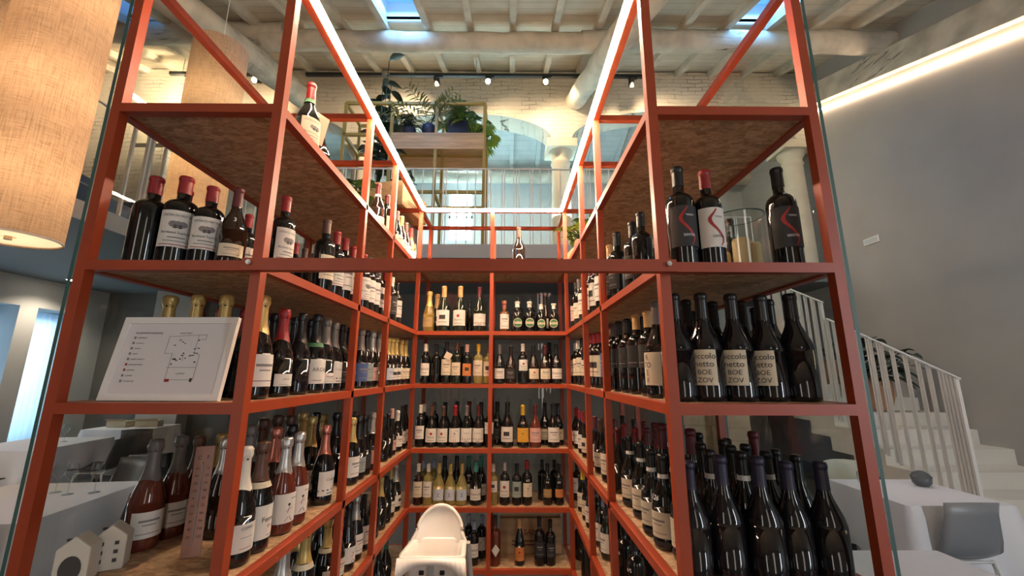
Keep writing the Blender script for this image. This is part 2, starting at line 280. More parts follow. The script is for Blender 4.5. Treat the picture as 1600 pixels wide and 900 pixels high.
for i, (a, b_) in enumerate(sky):
    mb = MB(); z0, z1 = roof_z(SY0), roof_z(SY1)
    for x in (a, b_-.03):
        mb.add([(x, SY0, z0-.02), (x+.03, SY0, z0-.02), (x+.03, SY1, z1-.02), (x, SY1, z1-.02), (x, SY0, z0+.3), (x+.03, SY0, z0+.3), (x+.03, SY1, z1+.3), (x, SY1, z1+.3)], [(0, 3, 2, 1), (4, 5, 6, 7), (0, 1, 5, 4), (1, 2, 6, 5), (2, 3, 7, 6), (3, 0, 4, 7)])
    mb.box((a, SY0-.03, z0-.02), (b_, SY0, z0+.3)); mb.box((a, SY1, z1-.02), (b_, SY1+.03, z1+.3))
    wo = struct(mb.obj('window_%d' % (4+i), mat('white_joinery', (.7, .72, .72), .5)))
    mb = MB(); mb.add([(a, SY0, z0+.26), (b_, SY0, z0+.26), (b_, SY1, z1+.26), (a, SY1, z1+.26)], [(0, 1, 2, 3)]); mb.obj('pane', SKYG, wo)
# rafters, purlins, principal logs: each its own beam
def rough_log(name, p, q, r, seed, flat=1.0):
    rnd = random.Random(seed); p, q = Vector(p), Vector(q); N = 14; pts = []; rs = []
    for k in range(N+1):
        f = k/N; pts.append(p.lerp(q, f)+Vector((rnd.uniform(-.012, .012), rnd.uniform(-.012, .012), rnd.uniform(-.015, .015)))); rs.append(r*(1+rnd.uniform(-.05, .05)))
    m_ = MB(); m_.tube(pts, rs, 14); return struct(m_.obj(name, BEAMX if abs(q.x-p.x) > abs(q.y-p.y) else BEAMY))
k = 0
for x in RX:
    if x > XW-.05 or x < -7.4: continue
    mb = MB(); mb.add([(x-.045, -3, roof_z(-3)-.11), (x+.045, -3, roof_z(-3)-.11), (x+.045, 6.6, roof_z(6.6)-.11), (x-.045, 6.6, roof_z(6.6)-.11), (x-.045, -3, roof_z(-3)+.01), (x+.045, -3, roof_z(-3)+.01), (x+.045, 6.6, roof_z(6.6)+.01), (x-.045, 6.6, roof_z(6.6)+.01)], [(0, 3, 2, 1), (4, 5, 6, 7), (0, 1, 5, 4), (1, 2, 6, 5), (2, 3, 7, 6), (3, 0, 4, 7)])
    struct(mb.obj('rafter', BEAM))
    mb = MB(); mb.add([(x-.045, 6.6, roof_z(6.6)-.11), (x+.045, 6.6, roof_z(6.6)-.11), (x+.045, 9, roof_z(9)-.11), (x-.045, 9, roof_z(9)-.11), (x-.045, 6.6, roof_z(6.6)+.01), (x+.045, 6.6, roof_z(6.6)+.01), (x+.045, 9, roof_z(9)+.01), (x-.045, 9, roof_z(9)+.01)], [(0, 3, 2, 1), (4, 5, 6, 7), (0, 1, 5, 4), (1, 2, 6, 5), (2, 3, 7, 6), (3, 0, 4, 7)])
    struct(mb.obj('rafter', PLANK2))
rough_log('purlin', (-3.5, 5.02, H+4.62), (1.25, 5.02, H+4.62), .14, 1); rough_log('purlin', (1.0, 5.0, H+4.64), (XW, 5.0, H+4.64), .15, 2)
rough_log('purlin', (-7.6, 5.0, H+4.72), (-3.2, 5.0, H+4.72), .15, 3); rough_log('purlin', (-7.6, 2.0, H+3.62), (XW, 2.0, H+3.62), .15, 4)
rough_log('principal_log', (1.55, 2.2, H+3.35), (1.13, 6.62, H+4.80), .17, 5); rough_log('principal_log', (-3.64, 1.5, H+3.25), (-3.64, 6.62, H+4.80), .19, 6)
rough_log('purlin', (-7.6, 8.6, H+4.35), (XW, 8.6, H+4.35), .13, 8)
mb = MB()                                                          # timber band along the right wall under the roof
zb = lambda y: H+2.245+.355*y
mb.add([(XW-.12, 0, zb(0)+.12), (XW, 0, zb(0)+.12), (XW, 6.6, zb(6.6)+.12), (XW-.12, 6.6, zb(6.6)+.12), (XW-.12, 0, zb(0)+.5), (XW, 0, zb(0)+.5), (XW, 6.6, zb(6.6)+.5), (XW-.12, 6.6, zb(6.6)+.5)], [(0, 3, 2, 1), (4, 5, 6, 7), (0, 1, 5, 4), (1, 2, 6, 5), (2, 3, 7, 6), (3, 0, 4, 7)])
struct(mb.obj('trim_1', BEAMY))
# brick arcade
mb = MB(); Y0w, Y1w = 6.5, 6.95; ARCH = [(-6.0, -2.85), (-2.45, .72), (1.08, 5.03)]; ZS = H+4.02
def under(x):
    for a, b_ in ARCH:
        if a < x < b_:
            c = (a+b_)/2; hw = (b_-a)/2; rise = .50 if hw < 1.8 else .58; return ZS+rise*math.sqrt(max(0, 1-((x-c)/hw)**2))
    return ZS
xs = sorted(set([-8.0, XW]+[a+(b_-a)*(.5-.5*math.cos(math.pi*k/24)) for a, b_ in ARCH for k in range(25)]))
for i in range(len(xs)-1):
    a, b_ = xs[i], xs[i+1]; mid = (a+b_)/2; inside = any(p < mid < q for p, q in ARCH)
    za, zc = (under(a+1e-6 if inside else a), under(b_-1e-6 if inside else b_)) if inside else (ZS, ZS)
    zt = roof_z(6.5)-.02
    if inside or (mid > -6.5):
        mb.add([(a, Y0w, za), (b_, Y0w, zc), (b_, Y1w, zc), (a, Y1w, za), (a, Y0w, zt), (b_, Y0w, zt), (b_, Y1w, zt), (a, Y1w, zt)], [(0, 3, 2, 1), (4, 5, 6, 7), (0, 1, 5, 4), (2, 3, 7, 6)])
    else: mb.box((a, Y0w, H+1.6), (b_, Y1w, zt))
struct(mb.obj('wall_arcade', BRICK))
COLM = mat('plastered_column', (.70, .63, .50), .8, noise=(3, .15, (1, 1, 1)), bump=(6, .4))
for i, cx in enumerate((-6.2, -2.65, .9, 5.05)):
    t_ = MB(); r = .17
    prof = [(r*1.25, 0), (r*1.25, .08), (r*1.1, .12), (r, .2), (r*1.0, 1.0), (r*.93, 2.02), (r*1.05, 2.05), (r*.95, 2.08), (r*.95, 2.14), (r*1.25, 2.22), (r*1.3, 2.27)]
    t_.lathe(prof, 28); t_.box((-r*1.55, -r*1.55, 2.27), (r*1.55, r*1.55, 2.42)); o = struct(t_.obj('column', COLM, loc=(cx, 6.72, H+1.6)))
# gallery slabs
mb = MB(); mb.box((-7.5, 5.0, H+1.45), (2.6, 9.0, H+1.6)); mb.box((2.6, 6.4, H+1.45), (XW, 9.0, H+1.6)); mb.box((-7.5, -3, H+1.45), (-4.1, 5.0, H+1.6)); struct(mb.obj('ceiling_gallery', SLAB))
mb = MB(); mb.box((-4.1, 4.98, H+1.42), (2.6, 5.0, H+1.6)); mb.box((-4.1, -3, H+1.42), (-4.08, 5.0, H+1.6)); mb.box((2.6, 6.38, H+1.42), (XW-1.4, 6.4, H+1.6)); struct(mb.obj('trim_2', mat('pale_fascia', (.45, .47, .48), .6)))
# railings
def railing(name, label, p, q, xs_, zf, zt, wid=.012, dep=.012):
    """p,q plan points; xs_ list of fractions; zf(f), zt(f) foot and top heights"""
    t_ = thing(name, label, 'railing', (p[0], p[1], zf(0)))
    P = lambda f, z: Vector((p[0]+(q[0]-p[0])*f-p[0], p[1]+(q[1]-p[1])*f-p[1], z-zf(0)))
    m_ = MB(); N = 12
    for k in range(N): m_.bar(P(k/N, zt(k/N)), P((k+1)/N, zt((k+1)/N)), .03, .012)
    m_.obj('top_rail', WHITE, t_)
    m_ = MB()
    for f in xs_: m_.bar(P(f, zf(f)), P(f, zt(f)), wid, dep)
    m_.obj('balusters', WHITE, t_); return t_
rnd = random.Random(3)
def irregular(L, step, j=.5, grp=.35):
    out = []; x = .03
    while x < L:
        out.append(x/L); x += step*(grp if rnd.random() < .45 else 1+rnd.random()*j)
    return out+[1]
cst = lambda z: (lambda f: z)
railing('gallery_railing', 'white steel railing of thin bars along the far gallery edge', (-4.1, 5.03), (2.6, 5.03), irregular(6.7, .10), cst(H+1.6), cst(H+2.66))
railing('gallery_railing', 'white flat bar railing on the gallery side above the left dining tables', (-4.12, .6), (-4.12, 5.0), irregular(4.4, .16), cst(H+1.6), cst(H+2.66), .035, .02)
railing('landing_railing', 'white railing at the head of the stairs before the ochre plant shelf', (2.7, 6.42), (4.0, 6.42), irregular(1.3, .1), cst(H+1.6), cst(H+2.55))
# staircase along the right wall
XS = 4.0; SX1 = XW-.002
def tread(y): return H-.625+.5*(y-4.93)
run, rise = .32, .16; ys = [4.93+run*(k) for k in range(-5, 5)]
mb = MB(); top = []; bot = []
for k, yy in enumerate(ys):
    z = H-.625+rise*(k-5); top += [(yy, z-rise), (yy, z)]; 
top.append((ys[-1]+run, H-.625+rise*(len(ys)-1-5)))
top = [(max(a, 0), max(c, 0.0)) for a, c in top]
for k in range(len(top)-1):
    (ya, za), (yb_, zb_) = top[k], top[k+1]
    mb.add([(XS, ya, za), (SX1, ya, za), (SX1, yb_, zb_), (XS, yb_, zb_)], [(0, 1, 2, 3)])
    la, lb = max(0, za-.30), max(0, zb_-.30)
    if zb_ == za: lb = la
    off = .10
    mb.add([(XS, ya+off, la), (SX1, ya+off, la), (SX1, yb_+off, lb), (XS, yb_+off, lb)], [(3, 2, 1, 0)])
    for X in (XS, SX1):
        mb.add([(X, ya, za), (X, yb_, zb_), (X, yb_+off, lb), (X, ya+off, la)], [(0, 1, 2, 3)])
st = tag(mb.obj('staircase', STAIR), 'pale plastered staircase climbing along the grey right wall', 'staircase')
zr1 = lambda y: H-.04+.51*(y-3.69)
railing('stair_railing', 'white bar railing on the lower flight of the stairs', (XS-.02, 3.69), (XS-.02, 5.1), irregular(1.41, .09), lambda f: tread(3.69+1.41*f)-.02, lambda f: zr1(3.69+1.41*f), .03, .02)
railing('stair_railing', 'white bar railing on the upper flight of the stairs, stepping up', (XS-.02, 5.12), (XS-.02, 6.38), irregular(1.26, .075), lambda f: tread(5.12+1.26*f)-.02, lambda f: zr1(5.12+1.26*f)+.2, .03, .02)

# ================================================================== WINE RACKS
L0, L1, R1, R0, BM = -1.047, -.62, .38, .8105, -.1219
Y0, Y1, Y2, YB, YE = .9863, 1.64, 2.05, 2.706, 3.06
LV = {'E': H+1.113, 'D': H+.6891, 'C': H+.2567, 'B': H-.081, 'A': H-.4733, 'A2': H-.811, 'A3': H-1.145, 'A4': H-1.50}
T = .025
rack = {'left': thing('wine_rack', 'orange-red steel wine rack forming the left side of the bay', 'shelving', (L0, Y0, 0)),
        'right': thing('wine_rack', 'orange-red steel wine rack forming the right side of the bay', 'shelving', (R0, Y0, 0)),
        'back': thing('wine_rack', 'orange-red steel wine rack closing the back of the bay', 'shelving', (L1, YB, 0))}
def rbar(side, name, p, q, m_=RED):
    mb = MB(); o = rack[side].location; mb.bar(Vector(p)-o, Vector(q)-o, T, T); return mb.obj(name, m_, rack[side])
def rbox(side, name, a, b_, m_):
    mb = MB(); o = rack[side].location; mb.box(Vector(a)-o, Vector(b_)-o); return mb.obj(name, m_, rack[side])
ZT = LV['E']+T/2
for side, xo, xi in (('left', L0, L1), ('right', R0, R1)):
    for y_ in (Y0, Y1, Y2, YB, YE):
        for x in (xo, xi):
            if x == xi and y_ in (YB, YE): continue
            rbar(side, 'post', (x, y_, 0), (x, y_, ZT))
    for lv in LV:
        z = LV[lv]
        for x in (xo, xi):
            ye = YE if x == xo else YB
            rbar(side, 'rail', (x, Y0+T/2, z), (x, ye-T/2, z))
        a, b_ = sorted((xo, xi)); rbar(side, 'rail', (a+T/2, Y0, z), (b_-T/2, Y0, z)); rbar(side, 'rail', (a+T/2, YE, z), (b_-T/2, YE, z))
        if lv == 'E':
            for y_ in (Y1, Y2, YB): rbar(side, 'rail', (a+T/2, y_, z), (b_-T/2, y_, z))
        else: rbox(side, 'shelf_board', (a+T/2, Y0+T/2, z-.006), (b_-T/2, YE-T/2, z+.012), OSB)
    s = -1 if side == 'left' else 1
    xa, xb = sorted((xo+s*(T/2+.003), xo+s*(T/2+.012)))
    mb = MB(); o = rack[side].location
    for ya, yb_ in ((Y0-T/2, Y1-.004), (Y1, Y2-.004), (Y2, YE+T/2)):
        mb = MB(); a = Vector((xa, ya, .02))-o; b_ = Vector((xb, yb_, ZT))-o; mb.box(a, b_); 
        mb.mi = [1, 1, 1, 0, 1, 0]; mb.obj('glass_pane', [PANE, EDGE], rack[side])
for x in (L1, BM, R1):
    for y_ in (YB, YE):
        rbar('back', 'post', (x, y_, 0), (x, y_, ZT))
for x in (L1, R1):
    s = 1 if x == L1 else -1
for lv in LV:
    z = LV[lv]
    for a, b_ in ((L1, BM), (BM, R1)):
        for y_ in (YB, YE): rbar('back', 'rail', (a+T/2, y_, z), (b_-T/2, y_, z))
    for x in (L1, R1): rbar('back', 'rail', (x, YB+T/2, z), (x, YE-T/2, z))
    if lv != 'E': rbox('back', 'shelf_board', (L1+T/2, YB+T/2, z-.006), (R1-T/2, YE-T/2, z+.012), OSB)
rbox('back', 'glass_pane', (L1, YE+T/2+.003, .02), (BM-.003, YE+T/2+.011, LV['D']), PANE); rbox('back', 'glass_pane', (BM+.003, YE+T/2+.003, .02), (R1, YE+T/2+.011, LV['D']), PANE)
t_ = thing('cross_beam', 'orange-red steel beam bolted across the front of the bay', 'beam', (L1, Y0, LV['C']))
mb = MB(); mb.bar((-.02, -T/2-.0135, -.003), (R1-L1+.02, -T/2-.0135, -.003), .024, .030); mb.obj('bar', RED, t_)
for x in (0, R1-L1):
    mb = MB(); mb.tube([(x, -.046, 0), (x, -.037, 0)], .006, 12); mb.tube([(x, -.049, 0), (x, -.046, 0)], .004, 12); mb.obj('bolt', mat('zinc_bolt', (.6, .6, .6), .3, metal=1), t_)
# LED tubes
def led(label, p, q, r=.0112, m_=LED, hr=.012):
    t_ = thing('led_strip', label, 'strip light', p); p, q = Vector(p), Vector(q)
    mb = MB(); mb.tube([(0, 0, 0), q-p], r, 10); mb.obj('diffuser', m_, t_)
    mb = MB(); mb.tube([(q-p)*.0+Vector((0, 0, 0))-(q-p).normalized()*.012, Vector((0, 0, 0))], hr, 10); mb.tube([q-p, (q-p)+(q-p).normalized()*.012], hr, 10); mb.obj('end_cap', RED, t_)
ze = LV['E']-.004
led('glowing warm light tube along the top of the left rack', (L1+T/2+.0115, Y0+.01, ze), (L1+T/2+.0115, YB-.035, ze))
led('glowing warm light tube along the top of the right rack', (R1-T/2-.0115, Y0+.01, ze), (R1-T/2-.0115, YB-.035, ze))
led('glowing warm light tube across the top of the back rack', (L1+.03, YB-T/2-.0115, ze), (R1-.03, YB-T/2-.0115, ze))
t_ = led('long glowing light line rising along the grey right wall', (XW-.03, 1.0, H+2.245+.355*1.0), (XW-.03, 6.45, H+2.245+.355*6.45), .018, LEDW, .020)

# ================================================================== BOTTLES
GL = {}
def bodymat(c):
    d = {'k': ((.005, .006, .006), .07, 0), 'g': ((.010, .016, .008), .07, 0), 'n': ((.018, .008, .005), .08, 0), 'v': ((.006, .006, .009), .08, 0),
         'y': ((.52, .42, .14), .05, .55), 'p': ((.15, .030, .016), .06, .2), 'e': ((.22, .075, .02), .06, .35), 'd': ((.20, .13, .03), .15, 0)}[c]
    return mat('bottle_glass_'+{'k': 'black', 'g': 'green', 'n': 'brown', 'v': 'blueblack', 'y': 'yellow', 'p': 'rose', 'e': 'amber', 'd': 'gold'}[c], d[0], d[1], trans=d[2], coat=.4)
CAPC = {'k': (.012, .012, .013), 'r': (.28, .012, .015), 'g': (.55, .40, .14), 's': (.55, .54, .52), 'w': (.72, .68, .60), 'y': (.70, .42, .02), 't': (.06, .30, .24),
        'c': (.60, .22, .16), 'n': (.10, .045, .03), 'v': (.022, .018, .045), 'b': (.35, .42, .60), 'p': (.62, .36, .33), 'a': (.15, .13, .12), 'o': (.62, .38, .16), 'm': (.11, .015, .02)}
CAPN = {'k': 'black', 'r': 'red', 'g': 'gold', 's': 'silver', 'w': 'white', 'y': 'yellow', 't': 'teal', 'c': 'copper', 'n': 'brown', 'v': 'violet', 'b': 'pale-blue', 'p': 'pink', 'a': 'grey', 'o': 'tan', 'm': 'maroon'}
LABC = {'w': (.70, .67, .62), 'c': (.66, .58, .44), 'y': (.70, .38, .04), 'o': (.60, .20, .05), 'p': (.62, .36, .32), 'g': (.06, .18, .08), 'k': (.02, .02, .022), 'd': (.03, .03, .032), 'b': (.06, .10, .25), 'l': (.50, .58, .70), 't': (.28, .34, .32), 'a': (.40, .27, .10)}
LABN = {'w': 'white', 'c': 'cream', 'y': 'yellow', 'o': 'orange', 'p': 'pink', 'g': 'green', 'k': 'black', 'd': 'dark', 'b': 'blue', 'l': 'pale-blue', 't': 'sage', 'a': 'gold'}
GLN = {'k': 'black', 'g': 'dark-green', 'n': 'dark-brown', 'v': 'blue-black', 'y': 'pale-yellow', 'p': 'rosé', 'e': 'amber', 'd': 'gold'}
SHN = {'b': 'bordeaux', 'u': 'burgundy', 'c': 'sparkling', 'r': 'slender', 'o': 'round', 's': 'stout'}
# profile, total height, body radius, neck start z, label z range
def arc(r0, z0, r1, z1, n=6, p=1.0):
    return [(r0+(r1-r0)*(.5-.5*math.cos(math.pi*k/n)), z0+(z1-z0)*(k/n)**p) for k in range(n+1)]
SH = {
 'b': dict(prof=[(.028, 0), (.0335, .003), (.0345, .01), (.0345, .172)]+[(.0125+.022*math.cos(a), .172+.030*math.sin(a)) for a in [math.pi/2*k/6 for k in range(1, 6)]]+[(.0135, .207), (.0130, .262), (.0145, .264), (.0145, .272), (.0125, .276)], h=.278, r=.0345, cap0=.222, lab=(.055, .14), nr=.0133),
 'u': dict(prof=[(.032, 0), (.0385, .003), (.0395, .012), (.0395, .118)]+arc(.0395, .118, .0140, .212, 8)+[(.0132, .255), (.0150, .257), (.0150, .265), (.0130, .272)], h=.274, r=.0395, cap0=.205, lab=(.035, .105), nr=.0138),
 'c': dict(prof=[(.034, 0), (.0405, .004), (.0415, .012), (.0415, .120)]+arc(.0415, .120, .0155, .235, 9)+[(.0145, .262), (.016, .268), (.016, .285)], h=.298, r=.0415, cap0=.185, lab=(.035, .105), nr=.015),
 'r': dict(prof=[(.029, 0), (.0345, .003), (.0350, .01), (.0350, .125)]+arc(.035, .125, .0130, .255, 9)+[(.0125, .285), (.0142, .287), (.0142, .296)], h=.30, r=.035, cap0=.235, lab=(.035, .10), nr=.013),
 'o': dict(prof=[(.030, 0), (.037, .003), (.038, .01), (.038, .09)]+[(.012+.026*math.cos(a), .09+.05*math.sin(a)) for a in [math.pi/2*k/7 for k in range(1, 7)]]+[(.0135, .145), (.013, .185), (.0155, .187), (.0155, .197)], h=.20, r=.038, cap0=.160, lab=(.02, .098), nr=.0145),
 's': dict(prof=[(.027, 0), (.0325, .003), (.033, .01), (.033, .11)]+[(.012+.021*math.cos(a), .11+.03*math.sin(a)) for a in [math.pi/2*k/6 for k in range(1, 6)]]+[(.0125, .145), (.0125, .18), (.0155, .182), (.0155, .205)], h=.207, r=.033, cap0=.150, lab=(.02, .115), nr=.0135)}
def prof_r(prof, z):
    for (r0, z0), (r1, z1) in zip(prof, prof[1:]):
        if z0 <= z <= z1 and z1 > z0: return r0+(r1-r0)*(z-z0)/(z1-z0)
    return prof[-1][0]
MC = {}
def body_mesh(sh, gl):
    k_ = ('b', sh, gl)
    if k_ not in MC:
        m_ = MB(); m_.lathe(SH[sh]['prof'], 26); me = m_.mesh('glass'); me.materials.append(bodymat(gl)); MC[k_] = me
    return MC[k_]
def cap_mesh(sh, cc):
    k_ = ('c', sh, cc)
    if k_ not in MC:
        S = SH[sh]; m_ = MB(); e = .0008
        foil = sh == 'c'
        if foil:
            pr = []
            for k in range(9): z = S['cap0']+(.262-S['cap0'])*k/8; pr.append((prof_r(S['prof'], z)+e*1.3, z))
            pr += [(.0160, .266), (.0185, .272), (.0195, .280), (.0180, .287), (.0185, .292), (.0150, .299), (.006, .301)]
            n = 24; vs = []; fs = []; rr_ = random.Random(5)
            for i, (r_, z) in enumerate(pr):
                for q in range(n):
                    a = 2*math.pi*q/n; w = 1+(.07*math.sin(a*6+i) + rr_.uniform(-.04, .04) if z > .264 else .012*math.sin(a*5)); zz = z+(.006*math.sin(a*2) if i == 0 else 0)
                    vs.append((r_*w*math.cos(a), r_*w*math.sin(a), zz))
            for i in range(len(pr)-1):
                for q in range(n): fs.append((i*n+q, i*n+(q+1) % n, (i+1)*n+(q+1) % n, (i+1)*n+q))
            fs.append(tuple((len(pr)-1)*n+q for q in range(n))); m_.add(vs, fs, 0, True)
        else:
            zt = S['prof'][-1][1]; zs = [S['cap0']+(zt-S['cap0'])*k/7 for k in range(8)]
            zs = sorted(set(zs+[z for r_, z in S['prof'] if z > S['cap0']])); pr = [(prof_r(S['prof'], z)+e, z) for z in zs]+[(S['nr']*.6, zt+.002)]
            m_.lathe(pr, 20, cap0=False)
        me = m_.mesh('capsule'); c = CAPC[cc]
        me.materials.append(mat('foil_'+CAPN[cc], c, .32 if cc in 'gsck' else .42, metal=.65 if cc in 'gsc' and foil else (.3 if cc in 'gsc' else 0))); MC[k_] = me
    return MC[k_]
def band_mesh(sh, z0, z1, col, half=math.pi, e=.0016, name='label'):
    k_ = ('l', sh, round(z0, 4), round(z1, 4), col, round(half, 2), e, name)
    if k_ not in MC:
        S = SH[sh]; m_ = MB(); n = 18; vs = []; fs = []; rows = 4
        for j in range(rows+1):
            z = z0+(z1-z0)*j/rows
            for q in range(n+1):
                a = -half+2*half*q/n; r_ = prof_r(S['prof'], z)+e; vs.append((r_*math.sin(a), -r_*math.cos(a), z))
        for j in range(rows):
            for q in range(n): fs.append((j*(n+1)+q, j*(n+1)+q+1, (j+1)*(n+1)+q+1, (j+1)*(n+1)+q))
        m_.add(vs, fs, 0, True); me = m_.mesh(name); me.materials.append(mat('paper_'+LABN[col], LABC[col], .7)); MC[k_] = me
    return MC[k_]
def print_mesh(sh, z0, z1, half, kind, ink='PRINT'):
    k_ = ('p', sh, round(z0, 4), round(z1, 4), round(half, 2), kind)
    if k_ in MC: return MC[k_]
    S = SH[sh]; m_ = MB(); R_ = S['r']+.0023; hgt = z1-z0; W = 2*half*R_; zc = (z0+z1)/2
    fn = lambda x, y: (lambda r_: (r_*math.sin(x/r_), -r_*math.cos(x/r_), y))(prof_r(S['prof'], min(max(y, .001), S['h']-.01))+.0023)
    def rect(x0, x1, y0, y1, mi=0):
        n = 5; vs = [fn(x0+(x1-x0)*q/n, y) for y in (y0, y1) for q in range(n+1)]; m_.add(vs, [(q, q+1, n+2+q, n+1+q) for q in range(n)], mi)
    def disc(x, y, r_, mi=0, n=12):
        vs = [fn(x, y)]+[fn(x+r_*math.cos(2*math.pi*q/n), y+r_*math.sin(2*math.pi*q/n)) for q in range(n)]; m_.add(vs, [(0, q+1, (q+1) % n+1) for q in range(n)], mi)
    mats = [PRINT, GREYINK, REDINK, CHALK]
    if kind == 'lines':
        rect(-W*.28, W*.28, z0+hgt*.62, z0+hgt*.70, 1); rect(-W*.18, W*.18, z0+hgt*.48, z0+hgt*.52, 1); rect(-W*.32, W*.32, z0+hgt*.16, z0+hgt*.19, 1)
    elif kind == 'band':
        rect(-W*.49, W*.49, z0+hgt*.20, z0+hgt*.25, 0); put_text(m_, 'Cuvee', fn, 0, z0+hgt*.6, hgt*.12, 1); rect(-W*.15, W*.15, z0+hgt*.06, z0+hgt*.11, 1)
    elif kind == 'crest':
        put_text(m_, 'CHATEAU DU HAUT BAGES', fn, 0, z0+hgt*.83, hgt*.07, 0, W*.8)
        for dx in (-.11, 0, .11): disc(W*dx, z0+hgt*.62, hgt*.085, 1)
        for dx in (-.055, .055): disc(W*dx, z0+hgt*.55, hgt*.05, 0)
        put_text(m_, 'Bordeaux Supérieur', fn, 0, z0+hgt*.36, hgt*.07, 0, W*.75); rect(-W*.2, W*.2, z0+hgt*.24, z0+hgt*.27, 1); rect(-W*.3, W*.3, z0+hgt*.15, z0+hgt*.17, 1); rect(-W*.4, W*.4, z0+hgt*.05, z0+hgt*.07, 2)
    elif kind == 'figure':
        for (a, b_, c, d) in ((-.05, .35, .02, .55), (-.02, .20, -.12, .05), (.03, .22, .12, .06), (-.12, .42, .14, .48)):
            m_.bar(fn(W*a, z0+hgt*b_), fn(W*c, z0+hgt*d), .0022, .0006, 2)
        disc(0, z0+hgt*.62, hgt*.05, 0); rect(W*.05, W*.3, z0+hgt*.80, z0+hgt*.83, 1)
    elif kind == 'block':
        rect(-W*.2, W*.2, z0+hgt*.40, z0+hgt*.68, 0); rect(-W*.3, W*.3, z0+hgt*.2, z0+hgt*.24, 1)
    elif kind == 'emblem':
        disc(0, z0+hgt*.62, hgt*.10, 2); put_text(m_, 'Riserva', fn, 0, z0+hgt*.32, hgt*.12, 0, W*.7); rect(-W*.25, W*.25, z0+hgt*.12, z0+hgt*.15, 1)
    elif kind == 'hour':
        for s_ in (-1, 1): m_.add([fn(0, zc), fn(-W*.14, zc+s_*hgt*.22), fn(W*.14, zc+s_*hgt*.22)], [(0, 1, 2)], 0)
    elif kind == 'sig':
        put_text(m_, 'Nebbiolo', fn, 0, z0+hgt*.45, hgt*.2, 0, W*.85); rect(-W*.2, W*.2, z0+hgt*.2, z0+hgt*.24, 1)
    elif kind == 'piccolo':
        for q, (s_, hh) in enumerate((('piccolo', .17), ('netto', .17), ('BOE', .14), ('ZOV', .14))): put_text(m_, s_, fn, W*.06, z0+hgt*(.74-.22*q), hgt*hh, 0, W*.82)
    elif kind == 'rtoev':
        for q, s_ in enumerate(('R', 'TO', 'E', 'V')): put_text(m_, s_, fn, 0, z0+hgt*(.76-.23*q), hgt*.17, 0)
    elif kind == 'coppo':
        put_text(m_, 'COPPO', fn, 0, z0+hgt*.78, hgt*.11, 0, W*.7); rect(-W*.2, W*.2, z0+hgt*.5, z0+hgt*.52, 1); rect(-W*.2, W*.2, z0+hgt*.12, z0+hgt*.14, 2)
    elif kind == 'ferrari':
        put_text(m_, 'Ferrari', fn, W*.1, z0+hgt*.5, hgt*.16, 0, W*.6); put_text(m_, 'Brut', fn, W*.12, z0+hgt*.32, hgt*.10, 1); rect(W*.0, W*.25, z0+hgt*.08, z0+hgt*.1, 1)
    elif kind == 'arca':
        put_text(m_, 'ARCAI', fn, 0, z0+hgt*.5, hgt*.16, 0, W*.7); rect(-W*.3, W*.1, z0+hgt*.12, z0+hgt*.15, 1)
    elif kind in ('santini', 'santinid'):
        pts = []; n = 30; key = [(0, .06), (.12, -.04), (.26, -.17), (.38, -.15), (.5, -.03), (.62, .10), (.76, .22), (.88, .23), (1, .14)]
        for q in range(n+1):
            f = q/n; y_ = z0+hgt*(.97-.94*f); k2 = max(i for i in range(len(key)-1) if key[i][0] <= f); g_ = (f-key[k2][0])/(key[k2+1][0]-key[k2][0])
            p0_, p1_, p2_, p3_ = [key[min(max(k2+d_, 0), len(key)-1)][1] for d_ in (-1, 0, 1, 2)]
            pts.append((W*.5*2*(p1_+.5*g_*(p2_-p0_+g_*(2*p0_-5*p1_+4*p2_-p3_+g_*(3*(p1_-p2_)+p3_-p0_))))*.9, y_))
        for q in range(n):
            (xa, ya), (xb_, yb__) = pts[q], pts[q+1]; w0 = .0035*(.35+math.sin(math.pi*(q/n)**.8)); w1 = .0035*(.35+math.sin(math.pi*((q+1)/n)**.8))
            m_.add([fn(xa-w0, ya), fn(xa+w0, ya), fn(xb_+w1, yb__), fn(xb_-w1, yb__)], [(0, 1, 2, 3)], 2)
        put_text(m_, 'SANTINI', fn, W*.06, z0+hgt*.24, hgt*.065, 0 if kind == 'santini' else 3, W*.34); rect(-W*.02, W*.26, z0+hgt*.765, z0+hgt*.775, 0 if kind == 'santini' else 3); rect(W*.02, W*.22, z0+hgt*.74, z0+hgt*.748, 0 if kind == 'santini' else 3)
    elif kind == 'braulio':
        m_.mi = m_.mi
        put_text(m_, 'BRAULIO', fn, 0, zc-.003, .008, 0, .036)
    elif kind.startswith('chalk'):
        s_ = kind[5:]; put_text(m_, s_, fn, 0, z0, .014, 3)
    if not m_.v: rect(-W*.2, W*.2, z0+hgt*.5, z0+hgt*.55, 1)
    me = m_.mesh('print')
    for q in mats: me.materials.append(q)
    MC[k_] = me; return me
